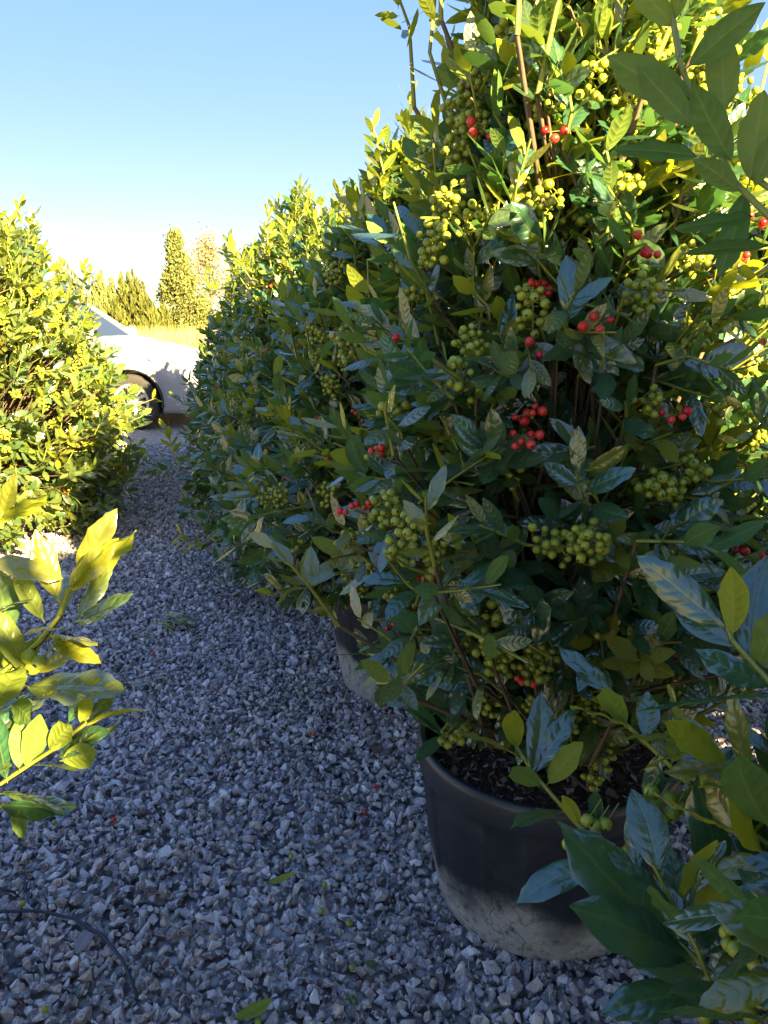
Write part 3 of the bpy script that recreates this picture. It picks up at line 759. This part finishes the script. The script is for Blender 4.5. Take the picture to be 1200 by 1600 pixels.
LAB = {'r0': 'holly bush with large near leaves reaching over the rim of the first pot',
       'r1': 'tall holly bush with many green and scattered red berries in the first black pot',
       'r2': 'holly bush in the dust-coated second pot, next to the tall red-berried one',
       'r3': 'shorter dark green holly bush with drooping skirt, behind the second pot',
       'r4': 'holly bush with upright yellow-tipped leading shoots against the sky, two past the second pot',
       'r5': 'holly bush second from the car in the shaded row',
       'l0': 'bright yellow-green sunlit holly shoots of the low bush by the black hose',
       'l1': 'broad sunlit yellow holly bush covered in yellow-green berries beside the white car wheel'}
NL = {'r0': 300, 'r1': 300, 'r2': 300, 'r3': 300, 'r4': 250, 'r5': 120, 'l0': 200, 'l1': 300}
NB = {'r0': 120, 'r1': 300, 'r2': 200, 'r3': 60, 'r4': 0, 'r5': 0, 'l0': 30, 'l1': 150}
roots = {}
for kx in B:
    roots[kx] = build_bush(B[kx], (*LOCS[kx], 0), LAB[kx], NL[kx], NB[kx], VIS[kx], BVIS.get(kx))
# the remaining bushes of both rows and of the neighbouring row, and the added shade bushes, share one plain bush
proto = build_bush(Bush(31, 1.80, .70, 640, .24, 1.12, .07, .02, skirt=.5, clus=40).pack(), (*ROW[6], 0), 'last holly bush of the shaded row, standing right before the white car')
def more(x, y, rz, label, sc=1.0):
    c = copy_tree(proto); c.location = (x, y, 0); c.rotation_euler.z = rz; c.scale = (sc, sc, sc); c['label'] = label
    return c
more(*LROW[2], 1.1, 'holly bush standing behind the broad sunlit one beside the car')
for i, (x, y) in enumerate([(1.0, -.42), (1.28, -1.50), (1.55, -2.50)]):  # unseen bushes added behind the camera, widened and stretched to cast shade
    more(x, y, 2.1 * i + .4, 'unseen holly bush added behind the camera to cast shade on the path').scale = (1.25, 1.25, (1.18, 1.0, 1.0)[i])
for i, (x, y) in enumerate([(2.35, 1.10), (2.05, 2.25), (1.80, 3.35), (2.1, -.75), (1.5, 4.4)]):  # the one set back beside the camera is added to block the sun
    more(x, y, 1.7 * i + .9, 'holly bush of the next row over, seen through the tall red-berried one' if y > 0 else 'unseen holly bush added beside the camera to keep sun off the gravel', 1.06)

# ================================================================== POTS
def make_pot():
    root = empty('plant_pot', (0, 0, 0), '', 'pot', 'black plastic nursery pots')
    def wob(i, a, r, z):
        if z < .02 and r > .15: z = z + (.012 if (a * 8 / (2 * math.pi)) % 1 < .22 else 0)
        if .06 < z < .33: r = r + .0038 * (1 if (a * 20 / (2 * math.pi)) % 1 < .12 else 0)
        return r, z
    mb = MB()
    mb.lathe([(0, .02), (.17, .02), (.198, .006), (.212, .006), (.220, .020), (.226, .05), (.231, .09), (.238, .14), (.245, .20), (.2515, .26), (.257, .318), (.258, .322)], 160, wob)
    mb.build('wall', M['pot'], root, angle=50)
    mb = MB()
    mb.lathe([(.2575, .320), (.262, .318), (.268, .322), (.2705, .330), (.2705, .366), (.268, .376), (.262, .380), (.255, .378), (.251, .370), (.249, .330), (.246, .285)], 96)
    mb.build('rim', M['rim'], root, angle=60)
    # soil with a lumpy top
    V, F, n = [(0, 0, .318)], [], 48
    for i in range(1, 13):
        for k in range(n):
            a = 2 * math.pi * k / n; r = .2485 * i / 12
            x, y = r * math.cos(a), r * math.sin(a)
            V.append((x, y, .312 + .012 * mnoise.noise(Vector((x * 18, y * 18, 3))) + .006 * mnoise.noise(Vector((x * 60, y * 60, 9)))))
    for k in range(n): F.append((0, 1 + k, 1 + (k + 1) % n))
    for i in range(11):
        for k in range(n):
            a, b2 = 1 + i * n + k, 1 + i * n + (k + 1) % n; F.append((a, b2, b2 + n, a + n))
    me = bpy.data.meshes.new('soil'); me.from_pydata(V, [], F); me.update(); me.polygons.foreach_set('use_smooth', [True] * len(F))
    link('soil', me, root, M['soil'])
    N = 1500; rr = .24 * np.sqrt(rng.random(N)); a = rng.uniform(0, 6.283, N)
    P = np.stack([rr * np.cos(a), rr * np.sin(a), .318 + rng.uniform(-.004, .008, N)], 1)
    el = [(V * np.array([1, rng.uniform(.4, .8), rng.uniform(.2, .5)]), F) for V, F in STONES]
    V, F = scatter(P, .0052 * np.exp(rng.normal(.25, .5, N)), rand_rot(N, .35), el)
    tag(link('bark_chips', mesh_np('bark_chips', V, F, M['chip'], smooth=False), root), kind='stuff')
    return root
pot0 = make_pot()
plist = [(ROW[1], 'near black pot with a chalky dust-stained base and bare soil showing', .3),
         (ROW[2], 'black pot with a wide pale dust band round its lower half, behind the near pot', 2.0),
         (ROW[0], 'black pot of the holly bush with large near leaves', 1.0),
         (ROW[3], 'black pot hidden under the drooping skirt of the shorter holly bush', 4.0),
         (ROW[4], 'black pot under the holly bush with upright leading shoots', 5.1),
         (ROW[5], 'black pot under the holly bush second from the car', .6),
         (ROW[6], 'black pot under the last holly bush before the car', 3.3),
         (LROW[0], 'black pot under the bright yellow-green sunlit holly shoots', 2.7),
         (LROW[1], 'black pot under the broad sunlit holly bush', 5.9),
         (LROW[2], 'black pot under the holly bush behind the broad sunlit one', 4.6)]
for i, ((x, y), lab, rz) in enumerate(plist):
    p = pot0 if i == 0 else copy_tree(pot0)
    p.location = (x, y, 0.006); p.rotation_euler.z = rz; p['label'] = lab

# ================================================================== THINGS ON THE GRAVEL
def fallen(px, py, ln, rz, label, me, z=.041, name='fallen_leaf', tilt=.18, group=None, flip=False):
    g = ground(px, py, z); o = link(name, me, loc=g); o.scale = (ln, ln, ln)
    o.rotation_euler = (random.uniform(-tilt, tilt), random.uniform(-tilt, tilt), rz)
    if flip: o.rotation_euler.y += math.pi; o.location.z += .008
    return tag(o, label, 'leaf', group)
fallen(418, 1384, .062, R(-82), 'green fallen leaf lying flat alone in the middle of the gravel', HIGH_ME[1][3], flip=True)
fallen(368, 1596, .070, R(-55), 'pale green fallen leaf beside the small sunlit patch of gravel', HIGH_ME[3][3], flip=True)
fallen(150, 1446, .062, R(165), 'brown dry fallen leaf lying against the thin black hose', DRY_ME[1])
fallen(583, 1515, .045, R(15), 'small green fallen leaf on the gravel left of the near pot', HIGH_ME[2][2])
fallen(556, 1574, .045, R(25), 'dark green curled fallen leaf, lower of two beside the near pot', HIGH_ME[5][1])
fallen(240, 1060, .060, R(-60), 'dark green fallen leaf at the end of the twig lying on gravel', HIGH_ME[4][0])
fallen(205, 1068, .050, R(-100), 'dark green fallen leaf on the twig by the sunlit shoots', HIGH_ME[6][1])
fallen(350, 1166, .030, R(-40), 'small pale green leaf fragment on the open gravel', HIGH_ME[0][3])
fallen(600, 1175, .060, R(40), 'brown dry fallen leaf on the gravel below the second pot', DRY_ME[2])
fallen(318, 1015, .045, R(-70), 'small tan dry leaf on the gravel behind the pile of green leaves', DRY_ME[0])
fallen(262, 962, .040, R(30), 'orange brown dry leaf touching the pile of green leaves', DRY_ME[3])
fallen(308, 852, .085, R(60), 'reddish brown dry sprig of leaves on the gravel near the row', DRY_ME[0])
fallen(243, 768, .09, R(-30), 'rusty dry leaf far along the gravel path', DRY_ME[2])
fallen(540, 1250, .03, R(10), 'tiny green leaf bit on gravel left of the near pot rim', HIGH_ME[2][3])
for i, (dx, dy, rz) in enumerate([(0, 0, -95), (12, -5, -70), (-6, 4, -110), (16, 5, -85), (4, -8, -100), (20, 0, -75)]):
    fallen(252 + dx, 968 + dy, .085, R(rz), 'long green leaf in the small pile of cut leaves on the gravel', HIGH_ME[i][1 + i % 3], .036 + .005 * i, group='leaves of the small pile')
def berry_on_ground(px, py, c, lab, grp):
    g = ground(px, py, .038); o = link('fallen_berry', BERRY_ME[c], loc=g); o.scale = (.0062,) * 3; o.rotation_euler = (1.9, .4, random.uniform(0, 6))
    tag(o, lab, 'berry', grp)
for px, py in [(545, 1443), (1003 * .5, 1424), (85, 1285), (455, 1338), (550, 1512), (36, 1411), (507, 1382), (70, 1577), (403, 1596), (365, 1148)]:
    berry_on_ground(px, py, 'green', 'small green berry lying loose on the grey gravel', 'fallen green berries')
for px, py in [(177, 1281), (586, 1228), (570, 1269), (490, 1147), (240, 1020)]:
    berry_on_ground(px, py, 'red', 'small red berry lying loose on the grey gravel', 'fallen red berries')
mb = MB(); pts = [ground(x, y, z) for x, y, z in [(-160, 1440, .03), (-60, 1428, .04), (0, 1424, .045), (60, 1423, .048), (115, 1435, .046), (160, 1462, .042), (190, 1498, .036), (207, 1535, .028), (216, 1565, .012)]]
mb.tube(pts, .0033, 8)
tag(mb.build('irrigation_hose', M['hose']), 'thin black drip hose arching over the gravel beside the brown leaf', 'hose')
mb = MB(); pts = [ground(x, y, z) for x, y, z in [(-40, 1380, .03), (0, 1388, .034), (22, 1394, .03), (34, 1402, .016)]]
mb.tube(pts, .003, 8)
tag(mb.build('irrigation_hose', M['hose']), 'short end of black drip hose poking out of the gravel', 'hose')
mb = MB(); pts = [(.62 - .26 * (y - 1.44) + .03 * math.sin(y * 4), y, .032) for y in np.arange(-.2, 6.6, .15)]
mb.tube(pts, .008, 8)
tag(mb.build('irrigation_pipe', M['hose']), 'black irrigation pipe running along the ground behind the pots', 'pipe')
mb = MB(); pts = [ground(x, y, .024) for x, y in [(105, 1082), (165, 1070), (205, 1062), (250, 1050)]]
mb.tube(pts, [.0022, .002, .0018, .0012], 6)
tag(mb.build('fallen_twig', M['bark']), 'thin brown twig with dark green leaves lying on the gravel', 'twig')
mb = MB(); pts = [at(622, 1058, 2.2), at(650, 1057, 2.19), at(672, 1048, 2.18), at(700, 1032, 2.2), at(740, 1000, 2.26)]
pts2 = [Vector(p) for p in pts]
mb.tube(pts2, [.0018, .002, .0022, .0026, .003], 6)
b_ = mb.mesh('dead_twig', M['bark']); o = link('dead_twig', b_, roots['r2'])
o.location = (-LOCS['r2'][0], -LOCS['r2'][1], 0)

# ================================================================== CAR
def make_car(loc, rz):
    root = empty('parked_car', loc, 'white hatchback car parked side-on across the end of the gravel path', 'car', rz=rz)
    # side on: +X is the nose, wheel axle of the front at x=0, ground z=0
    st = [  # x, z_low, z_waist(shoulder), z_top of the bonnet/deck centre, half width low, half width waist, half width top
        (.80, .34, .52, .60, .40, .44, .36), (.74, .22, .55, .68, .62, .64, .50), (.60, .19, .62, .78, .74, .745, .60), (.42, .18, .70, .87, .80, .805, .66),
        (.15, .18, .78, .945, .825, .835, .70), (-.15, .18, .83, 1.005, .835, .845, .72), (-.40, .18, .865, 1.03, .84, .85, .73),
        (-.90, .18, .885, 1.03, .845, .855, .74), (-1.6, .18, .90, 1.03, .845, .855, .74), (-2.2, .18, .92, 1.04, .84, .85, .74), (-2.7, .20, .94, 1.04, .80, .82, .71), (-2.98, .26, .92, 1.02, .70, .74, .64), (-3.06, .36, .86, .95, .60, .62, .54)]
    bm = bmesh.new(); rings = []
    for (x, zl, zw, zt, wl, ww, wt) in st:
        half = [(0, zl), (wl * .9, zl), (wl * .985, zl + .05), (ww, zl + (zw - zl) * .5), (ww * .995, zw - .03), (ww * .965, zw + .01), (wt, zw + (zt - zw) * .62), (wt * .6, zt - .012), (0, zt)]
        ring = [bm.verts.new((x, y, z)) for y, z in half] + [bm.verts.new((x, -y, z)) for y, z in half[-2:0:-1]]
        rings.append(ring)
    n = len(rings[0])
    for a, b in zip(rings[:-1], rings[1:]):
        for k in range(n): bm.faces.new((a[k], b[k], b[(k + 1) % n], a[(k + 1) % n]))
    bm.faces.new(rings[0]); bm.faces.new(rings[-1][::-1])
    bmesh.ops.recalc_face_normals(bm, faces=bm.faces)
    bmesh.ops.subdivide_edges(bm, edges=bm.edges, cuts=2, use_grid_fill=True, smooth=.8)
    me = bpy.data.meshes.new('body'); bm.to_mesh(me); bm.free()
    body = link('body', me, root, M['paint'])
    me.polygons.foreach_set('use_smooth', [True] * len(me.polygons))
    # wheel arches
    for cx in (0, -2.42):
        for sy in (-1, 1):
            c = MB(); prof = [(.001, -.22), (.365, -.22), (.365, .22), (.001, .22)]
            c.lathe(prof, 48, axis='y', c=(cx, sy * .80, .315)); cm = c.mesh('cut', M['trim'], False)
            bmc = bmesh.new(); bmc.from_mesh(cm); bmesh.ops.remove_doubles(bmc, verts=bmc.verts, dist=.002); bmesh.ops.recalc_face_normals(bmc, faces=bmc.faces); bmc.to_mesh(cm); bmc.free()
            co = bpy.data.objects.new('cut', cm); COL.objects.link(co); co.parent = root
            md = body.modifiers.new('b', 'BOOLEAN'); md.operation = 'DIFFERENCE'; md.object = co; md.solver = 'EXACT'
    dg = bpy.context.evaluated_depsgraph_get(); new = bpy.data.meshes.new_from_object(body.evaluated_get(dg))
    body.modifiers.clear(); body.data = new
    new.set_sharp_from_angle(angle=R(40))
    for o in [o for o in root.children if o.name.startswith('cut')]: bpy.data.objects.remove(o)
    # arch liners
    for cx in (0, -2.42):
        for sy in (-1, 1):
            mb = MB()
            for sgn in (1,):
                ar = [math.pi * (i / 20) * 1.1 - .05 * math.pi for i in range(21)]
                b0 = len(mb.v)
                for a in ar:
                    for (r, y) in ((.358, sy * .858), (.372, sy * .862), (.372, sy * .60), (.358, sy * .60)): mb.v.append(Vector((cx + r * math.cos(a), y, .315 + r * math.sin(a))))
                for i in range(20):
                    for k in range(4): mb.f.append((b0 + i * 4 + k, b0 + i * 4 + (k + 1) % 4, b0 + i * 4 + 4 + (k + 1) % 4, b0 + i * 4 + 4 + k))
            mb.build('wheel_arch', M['trim'], root)
    # cabin: glasshouse, roof and pillars
    gl = MB()
    sec = [(-.44, .995, .66), (-1.0, 1.40, .55), (-1.2, 1.46, .56), (-2.2, 1.45, .55), (-2.75, 1.28, .54), (-2.98, 1.0, .60)]
    b0 = 0
    for (x, z, hw) in sec:
        lowx = max(x, -2.96)
        for y, zz in ((-.72 if x < -.5 else -.66, .99), (-hw, z), (hw, z), (.72 if x < -.5 else .66, .99)): gl.v.append(Vector((lowx, y, zz)))
    for i in range(len(sec) - 1):
        for k in range(3): gl.f.append((i * 4 + k, i * 4 + k + 1, i * 4 + 5 + k, i * 4 + 4 + k))
    gl.f.append((0, 1, 2, 3)); gl.f.append((23, 22, 21, 20))
    gl.build('window_glass', M['glass'], root, False)
    rf = MB()
    for (x, z, hw) in sec[1:5]:
        for y, zz in ((-hw - .015, z - .03), (-hw * .8, z + .022), (hw * .8, z + .022), (hw + .015, z - .03)): rf.v.append(Vector((x, y, zz)))
    for i in range(3):
        for k in range(3): rf.f.append((i * 4 + k, i * 4 + k + 1, i * 4 + 5 + k, i * 4 + 4 + k))
    rf.build('roof', M['paint'], root)
    for sy in (-1, 1):
        for pth in ([(-.42, .68 * sy, .985), (-1.01, .565 * sy, 1.405)], [(-1.55, .725 * sy, .98), (-1.5, .57 * sy, 1.45)], [(-2.35, .725 * sy, .98), (-2.5, .565 * sy, 1.38)], [(-2.94, .64 * sy, .98), (-2.75, .555 * sy, 1.30)]):
            m2 = MB(); m2.tube(pth, .028, 8); m2.build('pillar', M['paint'] if pth[0][0] != -1.55 else M['trim'], root)
    # wheels
    for cx in (0, -2.42):
        for sy in (-1, 1):
            wr = link('wheel', None, root, loc=(cx, sy * .745, .315)); 
            if sy == 1: wr.rotation_euler.z = math.pi
            ty = MB(); ty.lathe([(.205, .09), (.24, .095), (.285, .098), (.306, .085), (.312, .06), (.312, -.06), (.306, -.085), (.285, -.098), (.24, -.095), (.205, -.09), (.205, .09)], 64, axis='y')
            tb = ty.build('tyre', M['tyre'], wr)
            cov = MB(); cov.lathe([(.001, -.092), (.05, -.094), (.062, -.088), (.075, -.078)], 40, axis='y')
            cov.lathe([(.175, -.086), (.190, -.092), (.207, -.090), (.209, -.07), (.175, -.07)], 56, axis='y')
            for i in range(14):
                a = 2 * math.pi * i / 14
                m3 = Matrix.Rotation(-a, 3, 'Y'); cov.box(m3 @ Vector((.125, -.082, 0)), (.062, .010, .016), m3)
            cov.build('hubcap', M['hub'], wr)
            bk = MB(); bk.lathe([(.001, -.060), (.206, -.060), (.206, .06), (.001, .06)], 40, axis='y'); bk.build('brake_disc', M['trim'], wr)
    # head lamps, tail lamps, bumper trim, mirrors, door seams
    for sy in (-1, 1):
        lm = MB(); b0 = 0
        for (x, z0, z1, y) in [(.22, .795, .80, .815), (.32, .745, .83, .80), (.44, .705, .815, .775), (.56, .675, .775, .735), (.66, .655, .73, .66), (.72, .65, .69, .57)]:
            lm.v += [Vector((x, sy * (y + .018), z0)), Vector((x, sy * (y + .022), (z0 + z1) / 2)), Vector((x - .02, sy * (y - .035), z1 + .006)), Vector((x - .05, sy * (y - .12), z0))]
        for i in range(5):
            for k in range(4): lm.f.append((i * 4 + k, i * 4 + (k + 1) % 4, i * 4 + 4 + (k + 1) % 4, i * 4 + 4 + k))
        lm.f.append((0, 1, 2, 3)); lm.f.append((23, 22, 21, 20))
        lm.build('headlight', M['lamp'], root)
        tl = MB(); tl.box((-2.93, sy * .72, .82), (.05, .05, .12)); tl.build('tail_light', M['tail'], root)
        mi = MB(); mi.lathe([(.01, -.07), (.07, -.06), (.09, 0), (.07, .05), (.01, .06)], 16, axis='y', c=(-.62, sy * .95, 1.05)); mi.tube([(-.6, sy * .80, 1.0), (-.62, sy * .93, 1.04)], .02, 8); mi.build('mirror', M['paint'], root)
        for (xa, xb) in ((-.48, -1.52), (-1.53, -2.05)):
            sm = MB(); sm.tube([(xa, sy * .858, .90), (xa + .02, sy * .862, .5), (xa, sy * .86, .26)], .004, 5); sm.build('door_seam', M['trim'], root)
        hd = MB(); hd.box((-1.35, sy * .868, .80), (.09, .012, .014)); hd.build('door_handle', M['paint'], root)
        sl_ = MB(); sl_.tube([(.62, sy * .735, .40), (.72, sy * .62, .38), (.79, sy * .40, .37)], .028, 8); sl_.build('bumper_strip', M['trim'], root)
        sk = MB(); sk.box((-1.2, sy * .79, .20), (.82, .045, .04)); sk.build('sill', M['trim'], root)
    fl = MB(); fl.box((.55, 0, .20), (.16, .55, .05)); fl.build('under_tray', M['trim'], root)
    return root
cw = ground(216, 672)
make_car((cw.x, cw.y + .80, .004), R(-3))

# ================================================================== BACKGROUND
def dry_grass():
    N = 16000
    y = 12.6 + 7.5 * rng.random(N) ** 1.4; x = y * rng.uniform(-.48, -.14, N)
    h = rng.uniform(.55, 1.15, N); a = rng.uniform(0, 6.283, N); wd = rng.uniform(.006, .014, N)
    ln = rng.normal(0, .16, (N, 2))
    A = np.stack([x, y, np.zeros(N)], 1); d = np.stack([np.cos(a) * wd, np.sin(a) * wd, np.zeros(N)], 1)
    mid = A + np.stack([ln[:, 0] * h * .4, ln[:, 1] * h * .4, h * .6], 1); tip = A + np.stack([ln[:, 0] * h, ln[:, 1] * h, h], 1)
    V = np.stack([A - d, A + d, mid + d * .8, tip, mid - d * .8], 1).reshape(-1, 3)
    k = np.arange(N) * 5
    F = np.concatenate([np.stack([k, k + 1, k + 2, k + 4], 1), np.stack([k + 4, k + 2, k + 3, k + 3], 1)])
    tri = np.concatenate([np.stack([k, k + 1, k + 2], 1), np.stack([k, k + 2, k + 4], 1), np.stack([k + 4, k + 2, k + 3], 1)])
    tag(link('dry_grass', mesh_np('dry_grass', V, tri, M['grass'], smooth=False)), 'tall dry straw-coloured grass in the field behind the car', 'grass', kind='stuff')
dry_grass()
def far_tree(name, x, y, h, rad, kind, label, seed, n, mat, z0=.1, size=.12):
    g = np.random.default_rng(seed)
    root = empty(name, (x, y, 0), label, 'tree', 'trees beyond the field')
    mb = MB(); mb.tube([(0, 0, 0), (.05, 0, h * .4), (0, .05, h * .75), (0, 0, h * .97)], [h * .016, h * .012, h * .007, h * .002], 8)
    if kind != 'cone':
        for i in range(26):
            z = h * g.uniform(.15, .9); a = g.uniform(0, 6.28); r = rad * (1 - z / h) ** .7 * .9
            mb.tube([(0, 0, z), (math.cos(a) * r * .5, math.sin(a) * r * .5, z + r * .5), (math.cos(a) * r, math.sin(a) * r, z + r * .7)], [.02, .012, .005], 5, False)
    mb.build('trunk', M['bark'], root)
    P = []; A = []
    if kind == 'cone':                                   # packed upright flames
        nf = 60
        for i in range(nf):
            a = i * GOLD; q = math.sqrt((i + .5) / nf); fx, fy = math.cos(a) * q * rad, math.sin(a) * q * rad
            fh = h * (1 - .78 * q ** 1.35) * g.uniform(.86, 1.06); fr_ = rad * .22
            m = n // nf; t_ = g.random(m) ** .8; aa = g.uniform(0, 6.28, m)
            prof = np.sin(np.pi * np.clip(t_ * .9 + .12, 0, 1)) ** .7 * fr_ * g.uniform(.7, 1.05, m)
            P.append(np.stack([fx + np.cos(aa) * prof, fy + np.sin(aa) * prof, z0 + t_ * (fh - z0)], 1))
            A.append(np.stack([np.cos(aa) * .35, np.sin(aa) * .35, np.ones(m)], 1) + g.normal(0, .22, (m, 3)))
    else:
        ncl = 90
        for i in range(ncl):
            z = h * (.14 + .86 * g.random() ** .9); a = g.uniform(0, 6.28)
            prof = rad * min(1, (1.02 - z / h) * 1.6) * (1 if z > h * .22 else .75)
            q = math.sqrt(g.uniform(.05, 1)) * prof; m = n // ncl
            c = np.array([math.cos(a) * q, math.sin(a) * q, z]); P.append(c + g.normal(0, 1, (m, 3)) * np.array([.16, .16, .20]) * rad * .8)
            A.append(np.tile([math.cos(a) * .5, math.sin(a) * .5, .8], (m, 1)) + g.normal(0, .6, (m, 3)))
    P = np.concatenate(P); A = nrm(np.concatenate(A)); N = len(P)
    sd = nrm(np.cross(A, g.normal(0, 1, (N, 3)))); L = size * g.uniform(.6, 1.4, N)[:, None]; W = L * (.16 if kind == 'cone' else .30)
    V = np.stack([P - A * L * .5, P + sd * W, P + A * L * .5, P - sd * W], 1).reshape(-1, 3)
    k = np.arange(N) * 4
    tag(link('crown', mesh_np('crown', V, np.stack([k, k + 1, k + 2, k + 3], 1), mat, smooth=False), root), kind='stuff')
    return root
def tx(px, d): return (px - 600) / FPX * (d * CP + .25)
def hgt(py, d): return CAM_H + d * math.tan(math.atan((800 - py) / FPX) - PITCH)
d = 24.0
far_tree('thuja_tree', tx(212, d), d, hgt(412, d), .95, 'cone', 'broad pointed golden-green conifer behind the car bonnet', 1, 9000, M['thuja'], size=.22)
far_tree('thuja_tree', tx(234, d - 1), d - 1, hgt(450, d - 1), .60, 'cone', 'lower rounded conifer leaning against the broad pointed one', 2, 6000, M['thuja'], size=.2)
far_tree('thuja_tree', tx(257, d + 1), d + 1, hgt(464, d + 1), .45, 'cone', 'small narrow conifer at the foot of the tall golden tree', 3, 4000, M['thuja'], size=.2)
far_tree('golden_tree', tx(284, d + 2), d + 2, hgt(366, d + 2), .78, 'loose', 'tall slender golden-leaved tree with a pale trunk behind the field', 4, 16000, M['larch'], size=.09)
far_tree('sparse_tree', tx(332, d + 8), d + 8, hgt(378, d + 8), 1.7, 'loose', 'sparse pale airy tree behind the top of the shaded row', 5, 6000, M['pale'], size=.10)
far_tree('poplar_tree', tx(165, d + 4), d + 4, hgt(415, d + 4), .75, 'cone', 'golden brown columnar tree rising beside the sunlit bush', 6, 6000, M['larch'], size=.24)
far_tree('poplar_tree', tx(181, d + 5), d + 5, hgt(430, d + 5), .50, 'cone', 'thin golden brown columnar tree next to the broad pointed conifer', 7, 4000, M['larch'], size=.24)
far_tree('golden_tree', tx(316, d + 3), d + 3, hgt(470, d + 3), .9, 'loose', 'low golden shrub-like tree at the edge of the shaded row', 8, 8000, M['larch'], size=.09)
for i, px in enumerate((120, 60, 0, -70, 380, 450)):
    far_tree('thuja_tree', tx(px, d + 2), d + 2, 3.1 + .5 * (i % 3), .8, 'cone', 'conifer of the tree line hidden behind the bushes', 20 + i, 3000, M['thuja'], size=.22)
